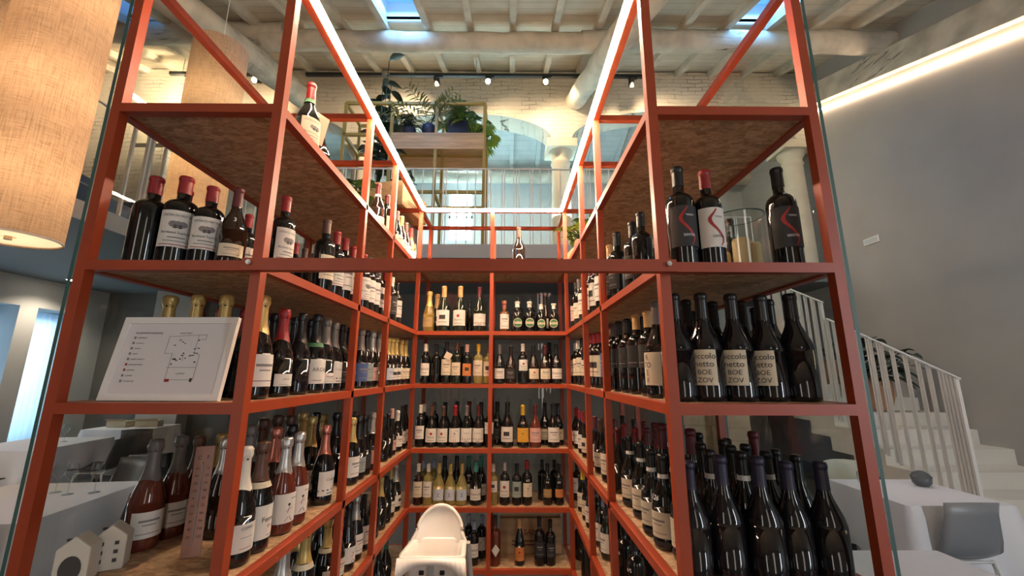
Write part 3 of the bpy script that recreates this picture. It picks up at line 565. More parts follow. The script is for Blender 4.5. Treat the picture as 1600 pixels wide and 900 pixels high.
def disc_label(sh, zc, rad, cols):
    k_ = ('d', sh, zc, rad)
    if k_ in MC: return MC[k_]
    S = SH[sh]; m_ = MB(); n = 28
    def fn(x, y, e): r_ = prof_r(S['prof'], y)+e; return (r_*math.sin(x/r_), -r_*math.cos(x/r_), y)
    for rr_, e, mi in ((rad, .0012, 0), (rad*.90, .0016, 1)):
        for j in range(6):
            y0_, y1_ = -rr_+2*rr_*j/6, -rr_+2*rr_*(j+1)/6; vs = []
            for y_ in [y0_+(y1_-y0_)*q/2 for q in range(3)]:
                w = math.sqrt(max(0, rr_**2-y_**2)); vs += [fn(-w+2*w*q/8, zc+y_, e) for q in range(9)]
            m_.add(vs, [(a*9+q, a*9+q+1, a*9+q+10, a*9+q+9) for a in range(2) for q in range(8)], mi, True)
    vs = []
    for y_ in (-.007, .007): vs += [fn(-rad*.93+2*rad*.93*q/8, zc+y_, .0020) for q in range(9)]
    m_.add(vs, [(q, q+1, q+10, q+9) for q in range(8)], 2, True)
    me = m_.mesh('label')
    for c in cols: me.materials.append(mat('paper_'+LABN[c], LABC[c], .7))
    MC[k_] = me; return me

ORD = ['first', 'second', 'third', 'fourth', 'fifth', 'sixth', 'seventh', 'eighth', 'ninth', 'tenth', 'eleventh', 'twelfth', 'thirteenth', 'fourteenth', 'fifteenth', 'sixteenth', 'seventeenth', 'eighteenth', 'nineteenth', 'twentieth'] + [a+b_ for a in ('twenty-', 'thirty-') for b_ in ('first', 'second', 'third', 'fourth', 'fifth', 'sixth', 'seventh', 'eighth', 'ninth')]
BOT = []      # every bottle: dict
def row(rackname, lv, ax, val, face, spec, w=1.0):
    """spec: bottles split by ';' as px,py,shape glass cap label(+height letter),print,flags"""
    z = LV[lv]+.0125
    for it in spec.replace('\n', '').split(';'):
        it = it.strip()
        if not it: continue
        p = it.split(','); px, py = float(p[0]), float(p[1]); code = p[2]; sh, gl, cp, lb = code[0], code[1], code[2], code[3:]
        P = hit(px, py, ax, val); hh = P.z+H-z; s = min(1.16, max(.86, hh/SH[sh]['h']))
        BOT.append(dict(rack=rackname, lv=lv, x=P.x, y=P.y, z=z, s=s, sh=sh, gl=gl, cp=cp, lb=lb, pr=p[3] if len(p) > 3 else '', fl=p[4] if len(p) > 4 else '', face=face, px=px, w=w))
XL = [L1-.062, L1-.148, L1-.235, L1-.325]; XR = [R1+.062, R1+.148, R1+.235, R1+.325]
FL, FR, FB = (1, -.38), (-1, -.42), (0, -1)
# ---- left rack
row('left', 'D', 'X', XL[0], FL, '488,131,ukrcL,crest,greenneck;592,287,unmwS,lines,neck;606,305,bkmc,lines;621,330,uknc,lines;628,338,ungc,lines;635,348,unnw,lines;643,357,uyrw,lines')
row('left', 'D', 'X', XL[1], FL, '506,160,ukkw,lines')
row('left', 'C', 'Y', Y0+.085, (.6, -.8), '232,277,bkr-;291,277,bkrwL,crest;325,298,bkrwL,crest', 1.22)
row('left', 'C', 'Y', Y0+.085, (.6, -.8), '357,330,unmcS,lines,chalk2', 1.0)
row('left', 'C', 'Y', Y0+.20, (.7, -.7), '268,297,bkr-')
row('left', 'C', 'X', XL[2], FL, '366,348,bkr-;387,361,bkrw,lines')
row('left', 'C', 'X', XL[0], FL, '449,307,bkrwL,crest;512,343,bknc,lines;528,362,bkrwL,crest;541,372,bkrwL,lines;553,385,bkrwL,lines;571,398,bkrwL,crest;577,401,bkawL,lines;586,406,bkrwL,lines;592,415,bkawL,block;603,424,bkrc,lines;613,433,bkwdL,lines;621,442,bkkwL,lines')
row('left', 'C', 'X', XL[2], FL, '461,400,bkr-;475,408,bkn-;489,415,bkk-;500,418,bkk-')
row('left', 'B', 'X', XL[0], FL, '413,463,ckgwL,lines;446,485,ckrwS,arca;474,490,cvk-;498,492,ckkwL,arca,greenneck;511,498,ckawS,lines;525,505,ckawL,band;537,508,ckkd,lines;546,512,ckkd,lines;566,515,ckabL,lines;574,517,ckktL,lines;583,519,cksp,lines;592,520,cka-;607,527,ckgl,lines;613,528,ckgw,block;619,528,ckgw,block;627,531,ckgc,lines;634,532,ckgc,lines')
row('left', 'B', 'X', XL[1], FL, '430,492,ckkd;462,497,ckk-;486,500,ckk-;506,504,ckkd;530,512,ckk-')
row('left', 'B', 'Y', Y0+.20, (.5, -.85), '230,463,ckg-;270,462,ckg-;320,462,ckg-;365,462,ckg-')
row('left', 'B', 'Y', Y0+.32, (.5, -.85), '247,482,cnc-;300,487,ckr-;349,485,ckr-')
row('left', 'A', 'X', XL[0], FL, '387,698,ckww,coppo;412,690,cknwL,ferrari,neck;450,684,cpswL,figure;470,676,cpswL,figure;511,665,ckcwL,band;552,653,ckgwL,lines;563,650,ckkt,lines;571,648,ckkd;583,645,cksp,lines;600,652,ukk-;607,650,ukk-;613,645,rkpp,lines;621,655,ukww,lines;628,655,rkkwL,lines;633,660,rkkwL,lines')
row('left', 'A', 'X', XL[1], FL, '432,668,cnc-;458,664,cnk-;489,651,ckgc,lines;527,645,ckk-;541,646,ckk-;556,644,cka-;592,646,ckk-')
row('left', 'A', 'X', XL[2], FL, '395,664,cna-;412,656,cnn-;432,650,cnn-;455,650,cnn-;475,645,cng-;495,645,ckk-;507,648,ckg-')
row('left', 'A', 'Y', Y0+.235, (.75, -.6), '246,687,cpaw,lines', 1.05)
row('left', 'A', 'Y', Y0+.32, (.75, -.6), '286,681,cpaw,lines;356,684,cns-')
row('left', 'A', 'Y', Y0+.41, (.75, -.6), '311,682,cpn-;330,678,cng-')
row('left', 'A2', 'X', XL[0], FL, '447,838,cksw,lines;480,822,ckgw,sig,neck;514,815,ckgw,neck,neck;528,822,ukkc,lines;546,792,ckkw,figure;558,780,ckswL,lines;570,772,ukkwL,lines;585,760,ukk-;596,745,ckg-;604,748,ukk-;611,738,rkgw,lines;619,733,cksw,block')
row('left', 'A2', 'X', XL[1], FL, '470,812,ckg-;503,800,ckk-;532,790,ckk-;560,768,ckk-')
row('left', 'A3', 'X', XL[0], FL, '592,868,ukkg,lines;603,862,ukt-')
# ---- back rack
row('back', 'D', 'Y', YB+.07, FB, '811,355,unn-')
row('back', 'C', 'Y', YB+.06, FB, '672,456,cdga,lines,anchor;695,443,ugowL,block;720,443,ugowL,emblem;750,448,ugmw,band;788,470,secw,lines;809,471,okw*;827,471,okw*;845,475,okw*;865,474,okw*')
row('back', 'C', 'Y', YB+.16, FB, '684,460,cko-;734,476,ukk-;810,464,bkk-;829,464,bkk-;852,463,unkc')
row('back', 'B', 'Y', YB+.06, FB, '666,537,bkww,sig;683,538,bkk-;699,534,bkkcL,lines,tag;714,535,bgnc,lines,disc;730,538,bkpo,block;748,537,byycL,lines;763,540,byncL,block;781,538,ukaw,lines;798,540,unkd,lines;818,537,bkwwM,emblem;834,539,unkc,emblem;850,539,unmc,lines;868,538,ukkw,sig')
row('back', 'B', 'Y', YB+.16, FB, '671,539,bkw-;678,541,bkk-;692,543,bkk-;722,541,bkk-;858,535,ukk-')
row('back', 'A', 'Y', YB+.06, FB, '656,632,bkww,lines;673,634,uknwL,emblem;691,634,uknwL,emblem;709,633,ukrwL,figure;729,633,ukawL,band;746,633,ukmwL,band;761,633,bkrwM,emblem;793,628,ukkwL,block;817,632,ukyyL,figure;836,632,upmpL,lines;864,630,ukkwL,lines')
row('back', 'A', 'Y', YB+.16, FB, '664,631,bkw-;673,628,bka-;687,628,ukk-;703,627,uvv-;718,627,ukm-;733,628,ukk-;777,627,ukkd,block;851,629,ukkc,lines;873,630,ukkc,lines')
row('back', 'A2', 'Y', YB+.06, FB, '658,729,bnwcL,lines;674,732,bywwL,lines;686,722,uygl,hour;703,724,uygl,hour;717,723,uygl,hour;744,720,uktw,sig;771,737,bywwM,block;789,722,bkswL,emblem;808,730,bkktL,block;823,719,bkrc,figure;855,724,bkkaS,lines;873,728,bkkoS,lines')
row('back', 'A2', 'Y', YB+.16, FB, '663,722,byb-;680,718,bybw;694,712,ukk-;714,712,ukk-;733,712,uktw,lines;752,712,uktw,lines;847,718,bkk-;866,718,bkk-')
row('back', 'A3', 'Y', YB+.06, FB, '741,813,bkbw,sig;774,805,bpn-,dia,diamond;812,810,rkooL,emblem;843,807,bkkk,lines;859,811,bkkk,lines')
row('back', 'A3', 'Y', YB+.16, FB, '733,803,bkb-;753,804,bkbw,figure')
# ---- right rack
row('right', 'C', 'Y', Y0+.085, (-.15, -1), '1057,262,bkkdL,santinid;1099,267,bkrwL,santini;1214,263,bkkdL,santinid')
row('right', 'C', 'Y', Y0+.325, (-.3, -1), '1139,343,bkk-')
row('right', 'C', 'X', XR[0], FR, '1000,332,bkkrS,lines;987,347,bkkd,lines;963,363,bkkk,lines;952,383,bkod,lines;940,392,bkmwL,lines;930,405,bkmwL,block;922,415,bkmwL,lines;913,424,bkmwL,lines;905,436,bkac,lines;900,440,bkkp,lines')
row('right', 'C', 'X', XR[2], FR, '1022,368,bkk-;1012,352,bkk-;973,378,bkk-;957,390,bkk-')
row('right', 'B', 'X', XR[0], FR, '1028,470,ukacL,rtoev,;1011,486,bkodM,block;993,491,bkodM,block;979,498,bkkdM,block;966,502,bkkdM,block;955,506,bknd,lines;948,512,bkkbL,lines;936,519,bkrcL,block;930,520,bkrcL,block;923,521,bkrw,lines;917,524,bkrc,lines;909,528,bkkcL,lines;903,532,bkwcL,lines;899,536,bkwcL,lines')
row('right', 'B', 'X', XR[1], FR, '1040,480,bkk-;1018,490,bkk-;1003,495,bkk-;985,502,bkk-;960,508,bkk-')
row('right', 'B', 'Y', Y0+.095, (-.72, -.7), '1056,459,uvk-;1119,458,uvkcL,piccolo;1166,459,uvkcL,piccolo;1212,461,uvkcL,piccolo;1259,459,uvk-', 1.06)
row('right', 'B', 'Y', Y0+.19, (-.72, -.7), '1101,469,uvk-;1142,471,uvk-;1186,470,uvk-;1231,468,uvk-')
row('right', 'B', 'Y', Y0+.29, (-.5, -.8), '1078,487,bkn-;1109,487,bkk-;1134,482,bkk-;1160,484,bkk-;1186,482,bkk-;1215,482,bkk-')
row('right', 'A', 'X', XR[0], FR, '1037,707,ukkcL,lines,band32;1020,701,ukkcL,lines,band27;1000,690,ukkcL,lines,band;983,681,ukkcL,lines,band;965,668,ukm-;950,655,ukkcL,lines;938,654,uknc,lines;929,650,ukmwL,lines;917,650,ukmcL,block;911,644,ukrwL,lines;904,640,ukrwL,lines;900,636,ukrw,lines')
row('right', 'A', 'X', XR[1], FR, '1026,674,ukm-;1010,668,ukm-;992,668,ukr-;975,664,ukr-;960,658,ukm-;947,652,ukk-')
row('right', 'A', 'X', XR[2], FR, '1038,662,ukm-;1022,660,ukm-;1006,658,ukm-;990,655,ukk-;972,650,ukk-')
row('right', 'A', 'Y', Y0+.075, (-.3, -1), '1071,719,uvv-;1150,711,uvv-;1191,711,uvv-;1243,721,uvv-;1291,720,uvv-', 1.06)
row('right', 'A', 'Y', Y0+.165, (-.55, -.8), '1108,709,ukkcL,lines,band;1130,702,ukk-,,band;1171,703,ukk-,,band;1209,704,ukk-,,band;1236,710,ukk-')
row('right', 'A', 'Y', Y0+.26, (-.3, -1), '1091,703,ukk-,,band;1118,690,ukk-;1143,692,ukk-;1179,694,ukk-;1210,700,ukk-')
row('right', 'A', 'Y', Y0+.36, (-.3, -1), '1068,663,ukm-;1092,668,ukm-;1105,672,ukm-;1122,679,ukk-;1137,685,ukk-;1160,688,ukk-')
row('right', 'A2', 'X', XR[0], FR, '992,862,bkk-,lines,chalk;975,840,bkk-,lines,chalk;940,812,ugkwL,lines;949,822,ugkwL,lines;931,795,bkk-,lines,chalk;944,790,bkbw;924,773,ukkwL,lines;918,766,ukkcL,lines;911,764,ukycL,lines;902,757,bkkwL,lines,chalk')
row('right', 'A2', 'X', XR[1], FR, '1012,870,ukk-;996,842,ukk-;980,822,ukk-;965,805,ukk-')
row('right', 'A3', 'X', XR[0], FR, '915,850,bkk-,,chalk;905,835,bkk-')
# keep bottles from running into each other, the posts or the glass
for grp in set((b_['rack'], b_['lv']) for b_ in BOT):
    G = [b_ for b_ in BOT if (b_['rack'], b_['lv']) == grp]
    for it in range(220):
        for i in range(len(G)):
            a = G[i]; ra = SH[a['sh']]['r']*a['s']*a['w']
            for j in range(i+1, len(G)):
                c = G[j]; rc = SH[c['sh']]['r']*c['s']*c['w']; dx, dy = c['x']-a['x'], c['y']-a['y']; d = math.hypot(dx, dy) or 1e-4; ov = ra+rc+.002-d
                if ov > 0: ux, uy = dx/d*ov/2, dy/d*ov/2; a['x'] -= ux; a['y'] -= uy; c['x'] += ux; c['y'] += uy
            g = .016
            if grp[0] == 'left': x0, x1, y0_, y1_ = L0+g, L1-g, Y0+g, YE-g
            elif grp[0] == 'right': x0, x1, y0_, y1_ = R1+g, R0-g, Y0+g, YE-g
            else: x0, x1, y0_, y1_ = L1+g, R1-g, YB+g, YE-g
            a['x'] = min(max(a['x'], x0+ra), x1-ra); a['y'] = min(max(a['y'], y0_+ra), y1_-ra)
            if grp[0] == 'back' and abs(a['x']-BM) < .004: a['x'] += .004
SHELFN = {'D': 'top shelf', 'C': 'second shelf', 'B': 'third shelf', 'A': 'fourth shelf', 'A2': 'fifth shelf', 'A3': 'sixth shelf'}
def bay(b_):
    if b_['rack'] == 'back': return 'left bay' if b_['x'] < BM else 'right bay'
    return 'front bay' if b_['y'] < Y1 else ('middle bay' if b_['y'] < Y2 else 'rear bay')
def px_of(b_):
    v = Vector((b_['x'], b_['y'], b_['z']-H+.2)); return 800+FPX*v.dot(CR)/v.dot(CF)
cells = {}
for b_ in BOT: cells.setdefault((b_['rack'], b_['lv'], bay(b_)), []).append(b_)
nb = 0
for (rk, lv, by), G in cells.items():
    G.sort(key=px_of)
    for i, b_ in enumerate(G):
        nb += 1; S = SH[b_['sh']]; haslab = b_['lb'] and b_['lb'][0] in LABC
        lab = '%s %s bottle, %s %s, %s from left, %s rack %s, %s' % (GLN[b_['gl']], SHN[b_['sh']], CAPN[b_['cp']], 'foil' if b_['sh'] == 'c' else 'cap', 'only one' if len(G) == 1 else ORD[i], rk, SHELFN[lv], by)
        if haslab: lab = lab.replace(' bottle,', ' bottle, %s label,' % LABN[b_['lb'][0]])
        if len(G) == 1: lab = lab.replace('only one from left', 'standing alone')
        rnd = random.Random(nb*13)
        fa = math.atan2(b_['face'][1], b_['face'][0])+math.pi/2+rnd.uniform(-.16, .16)
        if b_['fl'].startswith('band') and haslab: S = dict(S, lab=(.035, .088))
        t_ = thing('wine_bottle' if b_['sh'] in 'bucr' else 'liqueur_bottle', lab, 'bottle', (b_['x'], b_['y'], b_['z']), fa, 'bottles on the %s rack %s' % (rk, SHELFN[lv])); t_.scale = (b_['s']*b_['w'], b_['s']*b_['w'], b_['s'])
        link('glass', body_mesh(b_['sh'], b_['gl']), None, t_)
        link('capsule', cap_mesh(b_['sh'], b_['cp']), None, t_)
        z0, z1 = S['lab']; half = 1.0
        szc = b_['lb'][1:] if haslab else ''
        if szc == 'L': z1 += .02; half = 1.12
        if szc == 'S': z1 -= .03; half = .9
        if b_['pr'] == 'piccolo': z0 += .004; half = .78
        if szc == 'M': z0 += .035; z1 += .025
        if haslab:
            L_ = link('label', band_mesh(b_['sh'], z0, z1, b_['lb'][0], half), None, t_)
            if b_['pr'] and b_['pr'] not in ('neck', 'dia'): link('print', print_mesh(b_['sh'], z0, z1, half, b_['pr']), None, L_)
        if b_['lb'] == '*':
            L_ = link('label', disc_label(b_['sh'], .058, .030, ('c', 'g', 'c')), None, t_); link('print', print_mesh('o', .02, .098, 1, 'braulio'), None, L_)
        fl = b_['fl']
        if fl in ('neck', 'greenneck'): link('neck_label', band_mesh(b_['sh'], S['cap0']-.014, S['cap0']+.002, 'g' if fl == 'greenneck' else 'c', 3.14, .0025, 'neck_label'), None, t_)
        if fl.startswith('band'):
            link('neck_label', band_mesh(b_['sh'], S['cap0']-.004, S['cap0']+.009, 'w', 3.14, .0025, 'neck_label'), None, t_)
            if haslab: link('lower_label', band_mesh(b_['sh'], .015, .026, 'd', half, .0016, 'lower_label'), None, t_)
            if len(fl) > 4: link('marker_price', print_mesh(b_['sh'], .140, .158, .3, 'chalk'+{'32': '32/26', '27': '9/27'}[fl[4:]]), None, t_).rotation_euler = (0, 0, -.35)
        elif rk == 'back' and (haslab and lv in ('A', 'A2', 'B') and nb % 2) or fl.startswith('chalk'):
            link('marker_price', print_mesh(b_['sh'], .150, .168, .3, 'chalk'+('9/5', '6/5', '3', '4/6')[nb % 4]), None, t_)
        if fl == 'whitefoil': pass
        if fl == 'tag':
            mb = MB(); mb.box((-.022, -.0405, .125), (.022, -.0395, .17), 0, Matrix.Rotation(.45, 4, 'Y') @ Matrix.Translation((-.07, 0, .02))); mb.obj('paper_tag', mat('paper_cream', LABC['c'], .7), t_)
        if fl == 'diamond':
            mb = MB(); r_ = .0365; mb.add([(0, -r_, .125), (-.026, -r_+.008, .09), (0, -r_, .055), (.026, -r_+.008, .09)], [(0, 1, 2), (0, 2, 3)]); mb.obj('label', mat('paper_white', LABC['w'], .7), t_)
        b_['o'] = t_
# paper tag on the magnum at the top left
mb = MB(); mb.box((-.024, -.002, -.06), (.024, .002, .045)); o = smooth_bevel(mb.obj('bottle_tag', mat('kraft_tag', (.62, .40, .28), .7)), .003)
P = hit(500, 199, 'X', L1-.03); o.location = (P.x, P.y, P.z+H); o.rotation_euler = (.1, .12, .95)
tag(o, 'salmon card tag hanging beside the magnum at top left', 'tag')

# ================================================================== THINGS ON THE RACKS
def zt_(lv): return LV[lv]+.0125
# framed plan leaning in the front left bay
t_ = thing('picture_frame', 'white framed floor plan leaning in the left rack front bay', 'picture', (-.842, Y0+.036, zt_('B')+.001)); W_, Hh = .295, .208
t_.rotation_euler = (-.17, 0, -.03)
mb = MB(); fw = .016
for a, b_ in (((-W_/2, -.006, 0), (W_/2, .006, fw)), ((-W_/2, -.006, Hh-fw), (W_/2, .006, Hh)), ((-W_/2, -.006, fw), (-W_/2+fw, .006, Hh-fw)), ((W_/2-fw, -.006, fw), (W_/2, .006, Hh-fw))): mb.box(a, b_)
mb.obj('frame', mat('white_frame', (.84, .81, .79), .5), t_)
mb = MB(); mb.box((-W_/2+fw, -.001, fw), (W_/2-fw, .003, Hh-fw)); sh_ = mb.obj('sheet', mat('paper_sheet', (.72, .69, .70), .7), t_)
mb = MB(); F = lambda x, z: (x, -.0018, z)
def rct(x0, x1, z0, z1, mi=0): mb.add([F(x0, z0), F(x1, z0), F(x1, z1), F(x0, z1)], [(0, 1, 2, 3)], mi)
put_text(mb, 'PLANIMETRIA GENERALE', F, -.075, .165, .0045); put_text(mb, 'PIANO TERRA', F, .02, .165, .0035)
for k, s_ in enumerate(('LEGENDA', 'estintore', 'idrante', 'uscita', 'quadro elettrico', 'percorso esodo', 'pulsante', 'cassetta', 'voi siete qui')):
    z = .152-.0135*k; x = -.105; rct(x-.006, x-.001, z, z+.006, 2 if k in (5, 6) else 1); vs, fs = text2d(s_); w = max(v[0] for v in vs)*.0038; put_text(mb, s_, F, x+.004+w, z+.001, .0038)
def ln(x0, z0, x1, z1, w=.0009, mi=1): d = Vector((x1-x0, z1-z0)).normalized(); n = Vector((-d.y, d.x))*w/2; mb.add([F(x0-n.x, z0-n.y), F(x1-n.x, z1-n.y), F(x1+n.x, z1+n.y), F(x0+n.x, z0+n.y)], [(0, 1, 2, 3)], mi)
pts = [(-.02, .158), (.055, .162), (.055, .15), (.075, .15), (.075, .163), (.055, .162)]
for a, b_ in zip(pts, pts[1:]): ln(*a, *b_)
for seg in ((-.02, .158, -.02, .115), (-.02, .115, .0, .115), (.0, .115, .0, .05), (.055, .15, .055, .115), (.055, .115, .07, .112), (.07, .112, .07, .05), (-.005, .08, .07, .08), (.0, .05, .07, .05), (.03, .115, .03, .095)): ln(*seg)
rr_ = random.Random(2)
for k in range(22): x, z = rr_.uniform(-.015, .06), rr_.uniform(.085, .15); rct(x, x+.003+rr_.random()*.004, z, z+.003, rr_.choice((0, 1)))
put_text(mb, 'CORTILE', F, .035, .063, .004); rct(.0, .012, .045, .052, 2); rct(.062, .068, .045, .054, 0)
mb.obj('plan_drawing', [PRINT, GREYINK, REDINK], sh_)
# two white ceramic houses
def house(label, loc, rz, arch):
    t_ = thing('ceramic_house', label, 'ornament', loc, rz); w, d, h, rf = .062, .050, .074, .026; m_ = MB()
    pr = [(-w/2, 0), (w/2, 0), (w/2, h), (0, h+rf), (-w/2, h)]; n = 5
    vs = [(x, -d/2, z) for x, z in pr]+[(x, d/2, z) for x, z in pr]; m_.add(vs, [(4, 3, 2, 1, 0), (5, 6, 7, 8, 9)]+[(k, (k+1) % n, n+(k+1) % n, n+k) for k in range(n)])
    smooth_bevel(m_.obj('body', mat('cream_ceramic', (.62, .58, .50), .5), t_), .003)
    m_ = MB(); mi = mat('dark_opening', (.06, .055, .05), .8)
    if arch:
        pts_ = [(.020*math.cos(a), .034+.027*math.sin(a)) for a in [2*math.pi*k/20 for k in range(20)]]; m_.add([(x, -d/2-.0012, z) for x, z in pts_], [tuple(range(20))[::-1]])
    else:
        for x in (-.014, .014):
            for z in (.022, .041, .060): m_.box((x-.004, -d/2-.0012, z-.004), (x+.004, -d/2, z+.004))
    m_.obj('front_openings', mi, t_)
    m_ = MB(); m_.box((-w/2-.0012, -.004, .032), (-w/2, .004, .042)); m_.obj('side_opening', mi, t_)
    m_ = MB(); m_.box((-w/4-.007, -.007, h+rf*.5-.001), (-w/4+.007, -.002, h+rf*.5+.004)); m_.obj('roof_slot', mi, t_)
house('cream ceramic house ornament with a round opening', (-.978, Y0+.055, zt_('A')), .35, True); house('cream ceramic house ornament with six small square windows', (-.965, Y0+.125, zt_('A')), .45, False)
# wooden thermometer
t_ = thing('thermometer', 'pinkish wooden thermometer board leaning among rosé bottles', 'thermometer', (-.805, Y0+.17, zt_('A')+.002)); t_.rotation_euler = (-.10, -.03, .3)
mb = MB(); mb.box((-.022, -.003, 0), (.022, .003, .265)); smooth_bevel(mb.obj('board', mat('pink_wood', (.34, .18, .14), .6), t_), .0025)
mb = MB(); F = lambda x, z: (x, -.0036, z); rct(-.0008, .0008, .03, .225); put_text(mb, 'C', F, -.010, .232, .010); put_text(mb, 'F', F, .010, .232, .010)
for k in range(10): z = .045+.018*k; put_text(mb, str(abs(50-10*k)), F, -.011, z, .006); put_text(mb, str(120-12*k), F, .012, z, .006)
mb.obj('scale_marks', [PRINT, GREYINK, REDINK], t_)
mb = MB(); mb.tube([(0, -.0045, .03), (0, -.0045, .22)], .0013, 6); mb.obj('tube', mat('glass_tube', (.3, .3, .3), .1), t_)
# glass box with candles, front right bay
t_ = thing('glass_vase', 'wide clear glass vessel standing behind the three front bottles', 'vase', (.70, 1.19, zt_('C')+.001)); mb = MB(); r = .075
mb.lathe([(r, 0), (r, .20)], 40, cap1=False); mb.lathe([(r-.004, .20), (r-.004, .004)], 40, cap0=False); mb.obj('wall', THIN, t_)
mb = MB(); mb.lathe([(r-.004, .1995), (r, .1995), (r+.0006, .201), (r-.0046, .201), (r-.004, .1995)], 40, cap0=False, cap1=False); mb.obj('rim', EDGE, t_)
WAX = mat('ivory_wax', (.75, .55, .28), .5); MAT['wax'] = WAX
for (x, y, r, h, lb_) in ((.684, 1.158-Y0, .024, .116, 'tallest ivory candle in the glass vessel'), (.733, 1.185-Y0, .024, .110, 'middle ivory candle in the glass vessel, right of the tallest'), (.650, 1.200-Y0, .020, .083, 'shortest ivory candle at the left in the glass vessel')):
    c_ = thing('candle', lb_, 'candle', (x, Y0+y, zt_('C')+.006), 0, 'candles in the glass vessel'); mb = MB(); mb.lathe([(r, 0), (r, h*.94), (r*.9, h), (r*.6, h*.97), (.004, h*.95)], 24); mb.obj('wax', WAX, c_)
    mb = MB(); mb.tube([(0, 0, h*.94), (.002, 0, h+.006)], .001, 5); mb.obj('wick', BLACK, c_)
# crates on top, back corners
def crate(label, loc, rz, w, d, h, m_, text=None, ink=PRINT, grooves=True):
    t_ = thing('wine_crate', label, 'crate', loc, rz); mb = MB(); th = .010
    mb.box((-w/2, -d/2, 0), (w/2, -d/2+th, h)); mb.box((-w/2, d/2-th, 0), (w/2, d/2, h)); mb.box((-w/2, -d/2+th, 0), (-w/2+th, d/2-th, h)); mb.box((w/2-th, -d/2+th, 0), (w/2, d/2-th, h)); mb.box((-w/2+th, -d/2+th, 0), (w/2-th, d/2-th, th)); mb.obj('box', m_, t_)
    mb = MB(); mb.box((-w/2, -d/2, h), (w/2, d/2, h+.007)); mb.obj('lid', m_, t_)
    if grooves:
        mb = MB()
        for q in range(6): z = h*(.12+.15*q); mb.box((w/2, -d/2+.0, z), (w/2+.0008, d/2, z+.003))
        mb.obj('joint_lines', mat('joint_brown', (.25, .14, .07), .7), t_)
    if text:
        mb = MB(); put_text(mb, text, lambda x, y: (x, -d/2-.001, y), 0, h*.55, h*.17); mb.box((-w*.3, -d/2-.001, h*.35), (w*.3, -d/2-.0004, h*.38)); mb.box((-w*.3, -d/2-.001, h*.24), (w*.3, -d/2-.0004, h*.27)); mb.obj('lettering', ink, t_)
    return t_
zc = zt_('D'); cx, cy = -.855, 2.745
crate('lowest pine wine crate under the black crate, left rack top shelf', (cx+.01, cy, zc), 1.40, .52, .22, .115, PINE, None, PRINT, False)
crate('pine wine crate between the lowest crate and the black crate', (cx-.01, cy-.01, zc+.123), 1.36, .50, .22, .115, PINE, None, PRINT, False)
crate('black wine crate with white lettering on the pine crates', (cx, cy, zc+.246), 1.39, .50, .22, .105, DWOOD, 'ORATORIO', CHALK, False)
crate('large pine wine crate lettered CESARI resting on the top rails', (cx+.03, cy+.11, ZT+.001), 1.38, .42, .26, .17, PINE, 'CESARI')
crate('upright pine box carrying the terracotta potted plant', (R1+.16, YB+.16, zc), .12, .22, .20, .155, PINE, None, PRINT, False)
# OSB box label behind bottles on the lowest back shelf
crate('pale wine crate lettered SAN standing behind bottles on the lowest back shelf', (.14, YE-.09, zt_('A3')), 0, .40, .10, .20, PINE, 'SAN', mat('brown_ink', (.12, .03, .02), .7), False)
# ------------------------------------------------------------------ plants
def leafpoly(mb, base, d, L_, W_, droop, up=Vector((0, 0, 1)), mi=0, shape='oval'):
    d = Vector(d).normalized(); side = d.cross(up)
    if side.length < .05: side = Vector((1, 0, 0))
    side.normalize(); base = Vector(base); n = 6; vs = []
    for k in range(n+1):
        f = k/n; c = base+d*L_*f-Vector((0, 0, 1))*droop*L_*f*f
        w = W_*(math.sin(math.pi*(f**.8))*.5 if shape == 'oval' else (1-f)**.5*.5*min(1, f*8+.2)); vs += [c-side*w+Vector((0, 0, w*.25)), c, c+side*w+Vector((0, 0, w*.25))]
    fs = []
    for k in range(n): a = 3*k; fs += [(a, a+1, a+4, a+3), (a+1, a+2, a+5, a+4)]
    mb.add(vs, fs, mi, True)
def pot_prof(r, h): return [(r*.7, 0), (r*.95, h*.35), (r, h*.7), (r*.9, h), (r*.8, h), (r*.8, h*.9), (.001, h*.88)]
